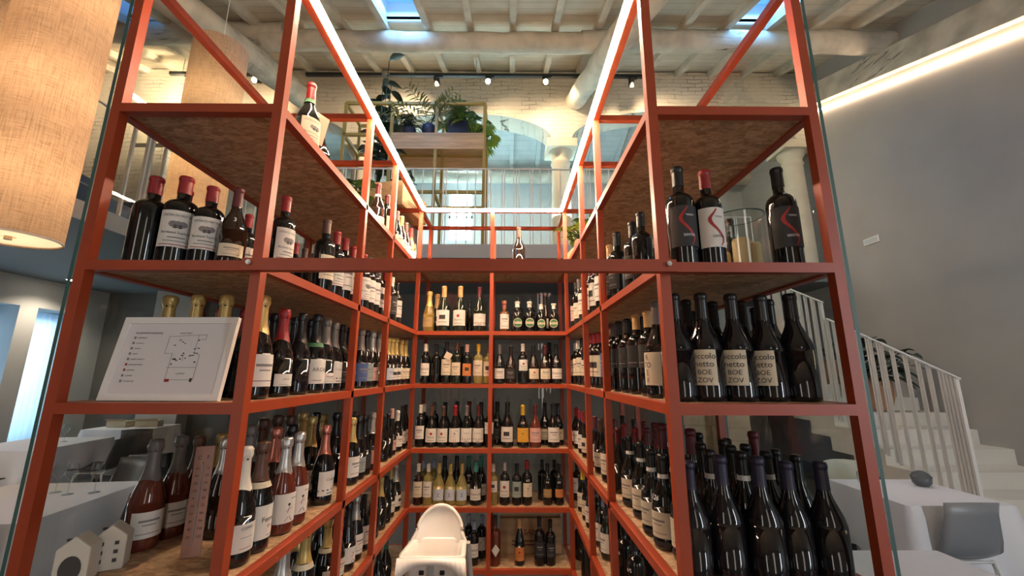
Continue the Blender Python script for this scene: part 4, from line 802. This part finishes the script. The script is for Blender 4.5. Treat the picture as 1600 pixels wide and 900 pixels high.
def plant(name, label, loc, kind, h, spread, n, leafm, potm=None, pr=.1, ph=.12, seed=1, flat=False, cat='plant'):
    t_ = thing(name, label, cat, loc); rnd = random.Random(seed); mb = MB(); st = MB()
    if potm:
        p_ = MB()
        if flat: p_.box((-pr, -pr*.7, 0), (pr, pr*.7, ph))
        else: p_.lathe(pot_prof(pr, ph), 24, cap1=False)
        p_.obj('pot', potm, t_)
    z0 = ph*.9 if potm else 0
    if kind == 'rubber':
        for s in range(n):
            a = rnd.uniform(0, 6.28); r_ = rnd.uniform(.1, 1)*spread; top = Vector((r_*math.cos(a), r_*math.sin(a)*.6, z0+h*rnd.uniform(.45, 1))); pts = [Vector((0, 0, z0)).lerp(top, f)+Vector((0, 0, .0)) for f in (0, .35, .7, 1)]
            st.tube(pts, .006, 6)
            for k in range(9):
                f = .25+.75*k/8; p = Vector((0, 0, z0)).lerp(top, f); b__ = rnd.uniform(0, 6.28); leafpoly(mb, p, (math.cos(b__), math.sin(b__), rnd.uniform(-.1, .5)), rnd.uniform(.18, .28), rnd.uniform(.11, .16), rnd.uniform(.1, .5))
    elif kind == 'palm':
        for s in range(n):
            a = rnd.uniform(0, 6.28); e = rnd.uniform(.5, 1.35); L_ = h*rnd.uniform(.7, 1.05); d = Vector((math.cos(a)*math.cos(e), math.sin(a)*math.cos(e), math.sin(e))); prev = None; pts = []
            for k in range(9):
                f = k/8; p = Vector((0, 0, z0))+d*L_*f-Vector((0, 0, .35*L_*f*f)); pts.append(p)
                if f > .25:
                    for sg in (-1, 1):
                        sd = d.cross(Vector((0, 0, 1))).normalized()*sg; leafpoly(mb, p, d*.75+sd+Vector((0, 0, -.2)), .14*spread/.3*(1.15-f*.5), .024, .35)
            st.tube(pts, .0035, 5)
    elif kind == 'bush':
        for s in range(n):
            a = rnd.uniform(0, 6.28); e = rnd.uniform(-.2, 1.5); r_ = rnd.uniform(.25, 1); p = Vector((math.cos(a)*math.cos(e)*spread*r_, math.sin(a)*math.cos(e)*spread*r_, z0+max(.02, h*math.sin(e)*r_+.04)))
            st.tube([(0, 0, z0), (p.x*.5, p.y*.5, (z0+p.z)/2+.02), p], .003, 5)
            for k in range(3): b__ = rnd.uniform(0, 6.28); leafpoly(mb, p, (math.cos(b__), math.sin(b__), rnd.uniform(-.3, .6)), rnd.uniform(.07, .12)*h/.25, rnd.uniform(.04, .06)*h/.25, .4)
    elif kind == 'monstera':
        for s in range(n):
            a = rnd.uniform(0, 6.28); e = rnd.uniform(.1, 1.3); p = Vector((math.cos(a)*math.cos(e)*spread, math.sin(a)*math.cos(e)*spread, z0+h*math.sin(e))); st.tube([(0, 0, z0), (p.x*.5, p.y*.5, z0+(p.z-z0)*.7), p], .004, 5)
            for k in range(7):
                b__ = a-1.3+2.6*k/6; leafpoly(mb, p, (math.cos(b__), math.sin(b__), -.3), .13*h/.35, .045*h/.35, .3)
    st.obj('stems', LEAFD, t_); mb.obj('leaves', leafm, t_)
    return t_
GZ = H+1.6
# tall metal plant shelf on the gallery
def metal_rack(name, label, x0, x1, y0_, y1_, z0, xs_, levels, top, boards, m_):
    t_ = thing(name, label, 'shelving', (x0, y0_, z0)); w = .04
    for x in xs_:
        for y_ in (y0_, y1_): mb = MB(); mb.bar((x-x0, y_-y0_, 0), (x-x0, y_-y0_, top), w); mb.obj('post', m_, t_)
    for z in levels+[top]:
        mb = MB()
        for y_ in (y0_, y1_): mb.bar((0, y_-y0_, z), (x1-x0, y_-y0_, z), w)
        for x in xs_: mb.bar((x-x0, 0, z), (x-x0, y1_-y0_, z), w)
        mb.obj('shelf_frame', m_, t_)
    for (a, b_, z, hh) in boards:
        mb = MB(); mb.box((a-x0, .02, z-z0), (b_-x0, y1_-y0_-.02, z-z0+.025)); mb.box((a-x0, -.03, z-z0-hh), (b_-x0, -.022, z-z0+.02)); mb.box((a-x0, y1_-y0_+.022, z-z0-hh), (b_-x0, y1_-y0_+.03, z-z0+.02)); mb.obj('wooden_shelf', PINE, t_)
    return t_
SYR = 5.25
def sx(px, py=200): return hit(px, py, 'Y', SYR).x
def sz(py, px=650): return hit(px, py, 'Y', SYR).z+H
xs_ = [sx(538), sx(612), sx(682), sx(757)]
metal_rack('plant_shelf', 'tall ochre metal shelf of plants on the gallery', xs_[0], xs_[3], SYR, SYR+.55, GZ, xs_, [sz(300)-GZ, sz(211)-GZ], sz(162)-GZ, [(xs_[1], xs_[3], sz(211), sz(211)-sz(234))], YEL)
zs = sz(208)+.02
plant('rubber_plant', 'large dark rubber plant spreading over the ochre shelf left end', (sx(585), SYR+.3, sz(300)), 'rubber', 2.05, .40, 11, LEAFD, NAVY, .16, .2, 4)
plant('potted_palm', 'feathery palm in a round navy pot on the ochre shelf', (sx(668), SYR+.10, zs), 'palm', .85, .5, 20, LEAFP, NAVY, .105, .15, 5)
plant('potted_plant', 'small dark bushy plant in a round navy pot on the ochre shelf', (sx(636), SYR+.12, zs), 'bush', .22, .13, 26, LEAFD, NAVY, .10, .13, 6)
plant('monstera', 'bright monstera trailing from the right end of the ochre shelf', (sx(735), SYR+.3, zs), 'monstera', .42, .32, 26, LEAFL, None, seed=8)
plant('potted_plant', 'green plant in a square dark blue box on the ochre shelf', (sx(714), SYR+.2, zs), 'bush', .42, .28, 36, LEAF, NAVY, .14, .26, 9, True)
metal_rack('plant_shelf', 'ochre and white metal shelf in the gallery corner', 3.3, 4.05, 7.7, 8.2, GZ, [3.3, 3.7, 4.05], [.5, 1.0, 1.5], 2.1, [], YEL)
plant('potted_plant', 'leafy plant on the ochre shelf in the gallery corner', (3.55, 7.95, GZ+1.02), 'bush', .35, .25, 24, LEAFL, TERRA, .1, .12, 12)
plant('potted_plant', 'upper leafy plant on the ochre shelf in the gallery corner', (3.9, 7.95, GZ+1.52), 'bush', .3, .2, 18, LEAFL, TERRA, .09, .1, 13)
plant('potted_plant', 'lime green plant in a terracotta pot on the right rack', (R1+.15, YB+.15, zc+.163), 'bush', .20, .19, 30, LEAFL, TERRA, .062, .085, 14)
plant('potted_plant', 'fan leaved green plant behind the left rack top bottles', (L0+.12, 2.25, zc), 'bush', .34, .15, 34, LEAF, NAVY, .05, .09, 15)
plant('ivy', 'small plant with arching leaves on the upper pine crate', (cx+.05, cy+.10, ZT+.179), 'bush', .12, .1, 16, LEAFD, TERRA, .035, .04, 16)
plant('potted_plant', 'dark drooping plant in a terracotta pot on the stairs', (4.75, 5.4, tread(5.25)+.02), 'bush', .55, .42, 40, LEAFD, TERRA, .15, .42, 17)
plant('potted_palm', 'spiky dark plant beside the terracotta pot on the stairs', (4.7, 6.02, tread(5.89)+.0), 'palm', .45, .3, 12, LEAFD, TERRA, .15, .35, 18)
# ------------------------------------------------------------------ pendant lamps
def pendant(label, x, y, zb_, L_, r, cable, power):
    t_ = thing('pendant_lamp', label, 'lamp', (x, y, zb_), 0, 'tall linen drum pendant lamps'); mb = MB(); mb.lathe([(r, 0), (r, L_)], 56, cap0=False, cap1=False); mb.obj('shade', LINEN, t_)
    mb = MB(); mb.lathe([(r-.006, L_-.002), (r-.006, .002)], 56, cap0=False, cap1=False); mb.obj('liner', LINEN, t_)
    mb = MB(); mb.lathe([(r-.006, 0), (r+.001, 0), (r+.001, .008), (r-.006, .008)], 56, cap0=False, cap1=False); mb.obj('bottom_ring', LINER, t_)
    mb = MB(); mb.lathe([(r-.008, .012), (.03, .012)], 40, cap0=False, cap1=False); mb.obj('inner_diffuser', DIFF, t_)
    mb = MB(); mb.tube([(0, 0, -.004), (0, 0, .07)], .016, 12); mb.obj('socket', mat('brass_socket', (.5, .4, .25), .4), t_)
    mb = MB(); mb.tube([(0, 0, L_*.5), (0, 0, L_+cable)], .004, 6); mb.obj('cable', WHITE, t_)
    mb = MB()
    for a in (0, 2.1, 4.2): mb.bar((0, 0, L_-.02), ((r-.004)*math.cos(a), (r-.004)*math.sin(a), L_-.02), .004)
    mb.obj('shade_spider', WHITE, t_)
    for f in (.18, .45, .75):
        l = bpy.data.lights.new('bulb', 'POINT'); l.energy = power; l.color = (1, .80, .56); l.shadow_soft_size = .14; o = bpy.data.objects.new('bulb', l); COL.objects.link(o); o.parent = t_; o.location = (0, 0, L_*f)
pendant('nearest tall linen drum lamp filling the upper left corner', -2.70, 2.12, H+.70, 2.0, .208, .5, 8)
pendant('linen drum lamp hanging behind the left rack', -2.95, 3.62, H+.82, 2.42, .235, 1.2, 11)
pendant('linen drum lamp half hidden behind the nearest one at the left edge', -3.83, 2.66, H+.45, 2.4, .235, .8, 9)
# ------------------------------------------------------------------ track lights
def track(label, xa, xb, y, z, heads):
    t_ = thing('track_light', label, 'track light', (xa, y, z)); mb = MB(); mb.box((0, -.025, -.03), (xb-xa, .025, .02)); mb.obj('rail', BLACK, t_)
    mb = MB()
    for f in (.12, .5, .88): mb.tube([((xb-xa)*f, 0, .02), ((xb-xa)*f, 0, roof_z(y)-z-.05)], .004, 5)
    mb.obj('suspension', BLACK, t_)
    for (x, on) in heads:
        mb = MB(); mb.box((x-xa-.05, -.02, -.05), (x-xa+.1, .02, -.03)); mb.tube([(x-xa, 0, -.04), (x-xa, 0, -.09)], .01, 6); d = Vector((.1, .5, -.6)) if not on else Vector((.0, -.75, -.5)); d.normalize(); c = Vector((x-xa, 0, -.12))
        mb.tube([c-d*.07, c+d*.07], .048, 14); sp = mb.obj('spotlight', BLACK, t_)
        mb = MB(); mb.tube([c+d*.071, c+d*.074], .040, 14); mb.obj('lens', BULB if on else mat('dark_lens', (.1, .1, .1), .1), sp)
        l = bpy.data.lights.new('spot', 'SPOT'); l.energy = (200 if x < -3 else (170 if x < -.6 else 110)); l.color = (1, .76, .48); l.spot_size = 2.4; l.spot_blend = .8; l.shadow_soft_size = .04; o = bpy.data.objects.new('spot', l); COL.objects.link(o); o.parent = t_; o.location = c+Vector((0, -.05, -.05))
        o.rotation_euler = Vector((-.3 if x < -.6 else .3, .5, .12 if x < -3 else -.5)).to_track_quat('-Z', 'Y').to_euler()
TY, TZ = 5.9, H+.8135*5.9
def tx(px): return hit(px, 120, 'Y', TY).x
track('short black ceiling track with two spotlights at upper left', tx(265), tx(425), TY, TZ, [(tx(297), False), (tx(402), True)])
track('long black ceiling track with four spotlights before the brick arches', tx(478), tx(1008), TY, TZ, [(tx(683), False), (tx(763), True), (tx(852), True), (tx(986), False)])
# recessed downlight in the gallery soffit, with more unseen warm fill spots added
P = hit(112, 437, 'Z', 1.449)
for _x, _y, _e in ((P.x, P.y, 45), (-5.6, 2.6, 40), (-1.2, 5.6, 30), (1.6, 5.4, 30)):
    l = bpy.data.lights.new('downlight_and_fill', 'SPOT'); l.energy = _e; l.color = (1, .80, .60); l.spot_size = 2.3; l.spot_blend = .7; l.shadow_soft_size = .05; o = bpy.data.objects.new('downlight_and_fill', l); COL.objects.link(o); o.location = (_x, _y, H+1.42)
t_ = thing('downlight', 'bright round downlight in the dark soffit at left', 'downlight', (P.x, P.y, P.z+H-.004)); mb = MB(); mb.tube([(0, 0, -.006), (0, 0, .004)], .07, 20); mb.obj('trim_ring', WHITE, t_)
mb = MB(); mb.tube([(0, 0, -.010), (0, 0, -.0062)], .052, 20); mb.obj('lens', BULB, t_)
# ------------------------------------------------------------------ wall plate on the right wall
P = hit(1362, 376, 'X', XW); t_ = thing('wall_plate', 'small white rectangular plate on the grey right wall', 'wall plate', (XW-.013, P.y, P.z+H)); mb = MB(); mb.box((0, -.13, -.05), (.012, .13, .05)); smooth_bevel(mb.obj('cover', WHITE, t_), .004); mb = MB(); mb.box((-.003, -.115, -.035), (0, .115, .035)); mb.obj('insert', mat('pale_insert', (.6, .66, .68), .4), t_)
# ------------------------------------------------------------------ tables
def table(label, clabel, x, y, w, d, rz=0, drop=.36, seed=1, h=.695):
    t_ = thing('dining_table', label, 'table', (x, y, 0), rz); mb = MB(); mb.box((-w/2+.01, -d/2+.01, h-.03), (w/2-.01, d/2-.01, h-.004)); mb.obj('table_top', DWOOD, t_)
    for sx_ in (-1, 1):
        for sy in (-1, 1): mb = MB(); mb.bar((sx_*(w/2-.06), sy*(d/2-.06), 0), (sx_*(w/2-.06), sy*(d/2-.06), h-.03), .045); mb.obj('leg', DWOOD, t_)
    rnd = random.Random(seed); mb = MB(); per = []; n = 16
    c = [(-w/2, -d/2), (w/2, -d/2), (w/2, d/2), (-w/2, d/2)]
    for i in range(4):
        a, b_ = Vector(c[i]), Vector(c[(i+1) % 4])
        for k in range(n): per.append((a.lerp(b_, k/n), k/n, i))
    N = len(per); rows = 6; ph = [rnd.uniform(0, 6) for _ in range(4)]
    vs = []
    for j in range(rows+1):
        f = j/rows
        for p, g, i in per:
            corner = max(0, 1-min(g, 1-g)*5); out = .012+f*(.035*math.sin(g*math.pi*4+ph[i])*(1-corner)+.05*corner+.012)
            nx = p.x/(w/2) if abs(abs(p.x)-w/2) < 1e-6 else 0; ny = p.y/(d/2) if abs(abs(p.y)-d/2) < 1e-6 else 0; l_ = math.hypot(nx, ny) or 1
            if j == 0: out = .006
            vs.append((p.x+nx/l_*out, p.y+ny/l_*out, h+.002-(drop*(1+.18*corner))*f-(0 if j else 0)))
    mb.add(vs, [(j*N+k, (j+1)*N+k, (j+1)*N+(k+1) % N, j*N+(k+1) % N) for j in range(rows) for k in range(N)], 0, True)
    mb.add([v for v in vs[:N]], [tuple(range(N))]); o = mb.obj('tablecloth', CLOTH); o.location = (x, y, 0); o.rotation_euler = (0, 0, rz); tag(o, clabel, 'tablecloth'); return t_
def chair(label, x, y, rz, shell, legm, sc=1):
    t_ = thing('dining_chair', label, 'chair', (x, y, 0), rz); t_.scale = (sc*.93,)*3; mb = MB(); nu, nv = 10, 14; vs = []
    prof = [(.22, .44), (.16, .45), (.06, .44), (-.06, .43), (-.15, .44), (-.19, .48), (-.215, .55), (-.23, .64), (-.245, .73), (-.26, .82)]  # y forward, z
    for th in (0, .012):
        for j, (yy, zz) in enumerate(prof):
            wv = .22 if j < 5 else .22-.012*(j-5)+(.015 if j == 9 else 0)
            for i in range(nu+1):
                u = -1+2*i/nu; cur = .035*u*u; vs.append((u*wv, yy+(cur if j > 4 else 0)-(th if j > 4 else 0), zz+(cur if j <= 4 else (-.012*u*u if j == 9 else 0))-(th if j <= 4 else 0)))
    M_ = (nu+1)*len(prof); fs = []
    for j in range(len(prof)-1):
        for i in range(nu): a = j*(nu+1)+i; fs += [(a, a+1, a+nu+2, a+nu+1), (M_+a, M_+a+nu+1, M_+a+nu+2, M_+a+1)]
    for j in range(len(prof)-1):
        for i in (0, nu): a = j*(nu+1)+i; fs.append((a, a+nu+1, M_+a+nu+1, M_+a))
    for j in (0, len(prof)-1):
        for i in range(nu): a = j*(nu+1)+i; fs.append((a, a+1, M_+a+1, M_+a))
    mb.add(vs, fs, 0, True); mb.obj('seat_shell', shell, t_)
    mb = MB(); mb.tube([(-.17, .14, .418), (-.17, -.14, .408), (.17, -.14, .408), (.17, .14, .418), (-.17, .14, .418)], .010, 8); mb.obj('seat_frame', legm, t_)
    for sx_ in (-1, 1):
        for sy in (-1, 1): mb = MB(); mb.tube([(sx_*.17, sy*.14, .41), (sx_*.22, sy*.22, .012)], .011, 8); mb.tube([(sx_*.22, sy*.22, 0), (sx_*.22, sy*.22, .014)], .014, 8); mb.obj('leg', legm, t_)
    return t_
table('square dining table beside the staircase at the right', 'white cloth on the right table beside the staircase', 3.0, 3.28, .72, .68, 0, .42, 1)
table('square dining table in the lower right corner', 'white cloth on the table in the lower right corner', 1.76, 1.89, .70, .68, 0, .42, 2)
chair('grey shell chair with pale legs at the right table', 2.93, 3.02, .0, GREYPL, WHITE)
chair('cream shell chair beyond the right table', 3.12, 3.86, math.pi+.1, mat('cream_plastic', (.62, .62, .52), .4), WHITE)
chair('cream shell chair between the two right tables', 1.72, 2.40, math.pi, mat('cream_plastic', (.62, .62, .52), .4), WHITE)
table('nearest dining table at the left seen through the rack', 'white cloth on the nearest left table', -3.32, 3.02, .95, .95, .12, .42, 3)
table('middle dining table at the left by the windows', 'bluish white cloth on the middle left table by the windows', -5.75, 5.3, .95, 1.0, .1, .42, 4)
table('farthest dining table at the left by the pale pier', 'cream white cloth on the farthest left table', -6.0, 6.9, .95, .7, .05, .42, 5)
chair('charcoal shell chair right of the nearest left table', -2.80, 3.10, math.pi/2+.3, DARKPL, WHITE)
chair('charcoal shell chair at the near side of the nearest left table', -3.05, 2.36, .3, DARKPL, WHITE)
chair('charcoal shell chair behind the nearest left table', -3.6, 3.95, 2.9, DARKPL, WHITE)
chair('charcoal shell chair right of the middle left table', -4.98, 5.35, math.pi/2+.2, DARKPL, WHITE)
chair('charcoal shell chair at the near end of the middle left table', -5.55, 4.50, .2, DARKPL, WHITE)
chair('charcoal shell chair before the farthest left table', -5.4, 6.35, .5, DARKPL, WHITE)
def bowl(name, label, x, y, z, r, h, m_, cat='bowl'):
    t_ = thing(name, label, cat, (x, y, z)); mb = MB(); mb.lathe([(r*.55, 0), (r*.9, h*.3), (r, h), (r*.93, h), (r*.8, h*.35), (.001, h*.12)], 24, cap1=False); mb.obj('body', m_, t_); return t_
def goblet(label, x, y, z, s=1.0, group='wine glasses'):
    t_ = thing('wine_glass', label, 'glass', (x, y, z), 0, group); mb = MB(); mb.lathe([(.034*s, 0), (.033*s, .003), (.006, .008), (.004, .02), (.004, .09*s), (.012, .10*s), (.034*s, .13*s), (.038*s, .16*s), (.031*s, .205*s)], 20, cap1=False); mb.obj('bowl_and_stem', THIN, t_)
TZt = .6975
t_ = bowl('bowl', 'dark grey bowl on the right table near the stairs', 3.22, 3.42, TZt, .065, .075, mat('grey_ceramic', (.09, .10, .11), .4)); mb = MB(); mb.lathe([(.062, .07), (.05, .095), (.02, .11), (.001, .112)], 20, cap0=False); mb.obj('lid', mat('grey_ceramic', (.09, .10, .11), .4), t_)
t_ = thing('tumbler', 'clear upturned tumbler on the right table', 'glass', (2.84, 3.52, TZt)); mb = MB(); mb.lathe([(.036, 0), (.034, .08), (.001, .081)], 20, cap0=False); mb.obj('body', THIN, t_)
bowl('bowl', 'black bowl at the left edge on the nearest left table', -3.55, 2.72, TZt, .07, .06, BLACK)
t_ = thing('table_lamp', 'small black lamp on the nearest left table', 'lamp', (-3.68, 2.92, TZt)); mb = MB(); mb.lathe([(.045, 0), (.045, .006), (.006, .01), (.006, .07)], 20); mb.obj('base', BLACK, t_); mb = MB(); mb.lathe([(.05, .06), (.03, .1), (.001, .11)], 20); mb.obj('lamp_shade', BLACK, t_)
for k, (x, y, wh) in enumerate(((-3.28, 3.22, 'leftmost on the nearest left table'), (-3.14, 3.17, 'middle one on the nearest left table'), (-3.0, 3.22, 'rightmost on the nearest left table'))): goblet('clear stemmed wine glass, '+wh, x, y, TZt)
for k, (x, y, wh) in enumerate(((-5.75, 5.45, 'left one on the middle left table'), (-5.58, 5.45, 'right one on the middle left table'))): goblet('clear stemmed wine glass, '+wh, x, y, TZt)
for k, (x, y, wh) in enumerate(((-6.2, 6.9, 'left'), (-5.8, 6.95, 'right'))):
    t_ = thing('cardboard_box', 'small beige carton on the farthest left table, %s one' % wh, 'box', (x, y, TZt), .3*k); mb = MB(); mb.box((-.15, -.1, 0), (.15, .1, .09)); mb.obj('body', mat('beige_card', (.5, .42, .3), .8), t_); mb = MB(); mb.add([(-.15, -.1, .09), (.15, -.1, .09), (.16, -.16, .13), (-.14, -.16, .13)], [(0, 1, 2, 3), (3, 2, 1, 0)]); mb.obj('flap', mat('beige_card', (.5, .42, .3), .8), t_)
# sofa on the left gallery, crates stacked on the floor behind the right rack
t_ = thing('sofa', 'dark navy sofa on the left gallery behind the railing', 'sofa', (-5.0, 4.3, GZ), -1.4); mb = MB(); mb.box((-.9, -.35, .12), (.9, .35, .42)); smooth_bevel(mb.obj('seat', NAVY, t_), .04, 3); mb = MB(); mb.box((-.9, -.42, .3), (.9, -.28, .85)); smooth_bevel(mb.obj('backrest', NAVY, t_), .04, 3)
for s_ in (-1, 1): mb = MB(); mb.box((s_*.85-.08, -.35, .1), (s_*.85+.08, .35, .6)); smooth_bevel(mb.obj('armrest', NAVY, t_), .03, 3)
for k, (x, y, n) in enumerate(((1.85, 4.3, 12), (2.12, 4.1, 11))):
    for q in range(n):
        t_ = thing('wine_crate', 'pale wooden crate, %s from the floor in the %s stack behind the right rack' % (ORD[q], ('left', 'right')[k]), 'crate', (x, y, .001+q*.117), .05*((q*7) % 3-1), 'crates stacked behind the right rack')
        mb = MB(); w, d, h = .27, .2, .115
        for a, b_ in (((-w/2, -d/2, 0), (w/2, -d/2+.01, h)), ((-w/2, d/2-.01, 0), (w/2, d/2, h)), ((-w/2, -d/2+.01, 0), (-w/2+.01, d/2-.01, h)), ((w/2-.01, -d/2+.01, 0), (w/2, d/2-.01, h)), ((-w/2+.01, -d/2+.01, 0), (w/2-.01, d/2-.01, .01))): mb.box(a, b_)
        mb.obj('box', mat('pale_crate_wood', (.42, .33, .22), .7), t_)
        mb = MB(); mb.box((-w/2+.0, -d/2-.004, h*.45), (w/2, -d/2, h*.55)); mb.obj('slat', mat('pale_crate_wood', (.42, .33, .22), .7), t_)
# ------------------------------------------------------------------ high chair
t_ = thing('high_chair', 'white plastic baby high chair standing in the rack bay', 'high chair', (-.372, 2.32, 0))
mb = MB(); ZR = H-.865                       # rim height
ZTp = H-.715
# backrest: rounded shell, thickness, curving
nu, nv = 16, 14
def back_pt(u, v, th):
    z = ZR-.02+(ZTp-ZR+.02)*v
    wmax = .124+.026*max(0, 1-v*3.2)**1.5
    wtop = wmax*math.sqrt(max(0, 1-((v-.18)/.82)**2)) if v > .18 else wmax
    x = u*wtop; y = .10+.065*v+.012*(1-v)-.045*(u*u)*(1-.4*v)+th; return (x, y, z)
vs = []; fs = []
for th in (0, .014):
    for j in range(nv+1):
        for i in range(nu+1): vs.append(back_pt(-1+2*i/nu, math.sin(math.pi/2*j/nv), th))
M_ = (nu+1)*(nv+1)
for j in range(nv):
    for i in range(nu): a = j*(nu+1)+i; fs += [(a, a+1, a+nu+2, a+nu+1), (M_+a, M_+a+nu+1, M_+a+nu+2, M_+a+1)]
    for i in (0, nu): a = j*(nu+1)+i; fs.append((a, a+nu+1, M_+a+nu+1, M_+a))
mb.add(vs, fs, 0, True); mb.obj('backrest', WPL, t_)
mb = MB(); pts = []; VV = [math.sin(math.pi/2*q/20) for q in range(21)]; rim = [back_pt(-1, v, .007) for v in VV]+[back_pt(1, v, .007) for v in VV[-2::-1]]; mb.tube(rim, .0095, 8); mb.obj('backrest_rim', WPL, t_)
# seat bucket: walls from rim down to seat
mb = MB()
def ringpt(a, sx_, yf, yb, z):
    c, s_ = math.cos(a), math.sin(a); e = .28; yy = math.copysign(abs(s_)**e, s_); x = math.copysign(abs(c)**e, c)*sx_*(1.05-.07*(yy+1)); return (x, (yf+yb)/2+yy*(yb-yf)/2, z)
N = 40; levels = [(.158, -.135, .115, ZR-.03), (.158, -.135, .115, ZR), (.146, -.122, .105, ZR+.002), (.132, -.108, .10, ZR-.004), (.122, -.095, .095, ZR-.07), (.112, -.085, .09, ZR-.145), (.07, -.05, .06, ZR-.155)]
vs = [ringpt(2*math.pi*k/N, *l_) for l_ in levels for k in range(N)]
fs = [(j*N+k, j*N+(k+1) % N, (j+1)*N+(k+1) % N, (j+1)*N+k) for j in range(len(levels)-1) for k in range(N)]+[tuple((len(levels)-1)*N+k for k in range(N))]
mb.add(vs, fs, 0, True); o = mb.obj('seat', WPL, t_); md = o.modifiers.new('thick', 'SOLIDIFY'); md.thickness = .004
# front apron with arch
mb = MB(); n = 14; vs = []
for k in range(n+1):
    u = -1+2*k/n; x = u*.165; dz = .095*(abs(u)**3)+.028; y_ = -.138; vs += [(x, y_, ZR-.004), (x*1.03, y_-.012, ZR-dz), (x*1.03, y_-.002, ZR-dz), (x, y_+.010, ZR-.004)]
mb.add(vs, [(4*k+q, 4*k+(q+1) % 4, 4*(k+1)+(q+1) % 4, 4*(k+1)+q) for k in range(n) for q in range(4)], 0, True); mb.obj('front_apron', WPL, t_)
mb = MB(); mb.box((-.010, -.12, ZR-.17), (.010, -.10, ZR-.02)); mb.obj('crotch_bar', mat('pale_grey_plastic', (.5, .5, .5), .4), t_)
for s_ in (-1, 1):
    mb = MB(); mb.box((s_*.05-.012, -.105, ZR-.09), (s_*.05+.012, -.09, ZR-.07)); smooth_bevel(mb.obj('strap_buckle', BLACK, t_), .003)
    mb = MB(); mb.lathe([(.006, 0), (.006, .003)], 10, c=(s_*.145, .105, ZR+.002)); mb.obj('peg', mat('steel_peg', (.4, .4, .4), .3, metal=1), t_)
    for yy in (-1, 1):
        mb = MB(); ya = -.12 if yy < 0 else .10; mb.tube([(s_*.150, ya, ZR-.02), (s_*.185, ya+yy*.06, ZR-.35), (s_*.215, ya+yy*.11, .005)], [.016, .013, .012], 10); mb.obj('leg', WPL if yy < 0 else mat('pale_grey_plastic', (.5, .5, .5), .4), t_)
print('bottles', nb, 'objects', len(bpy.data.objects))
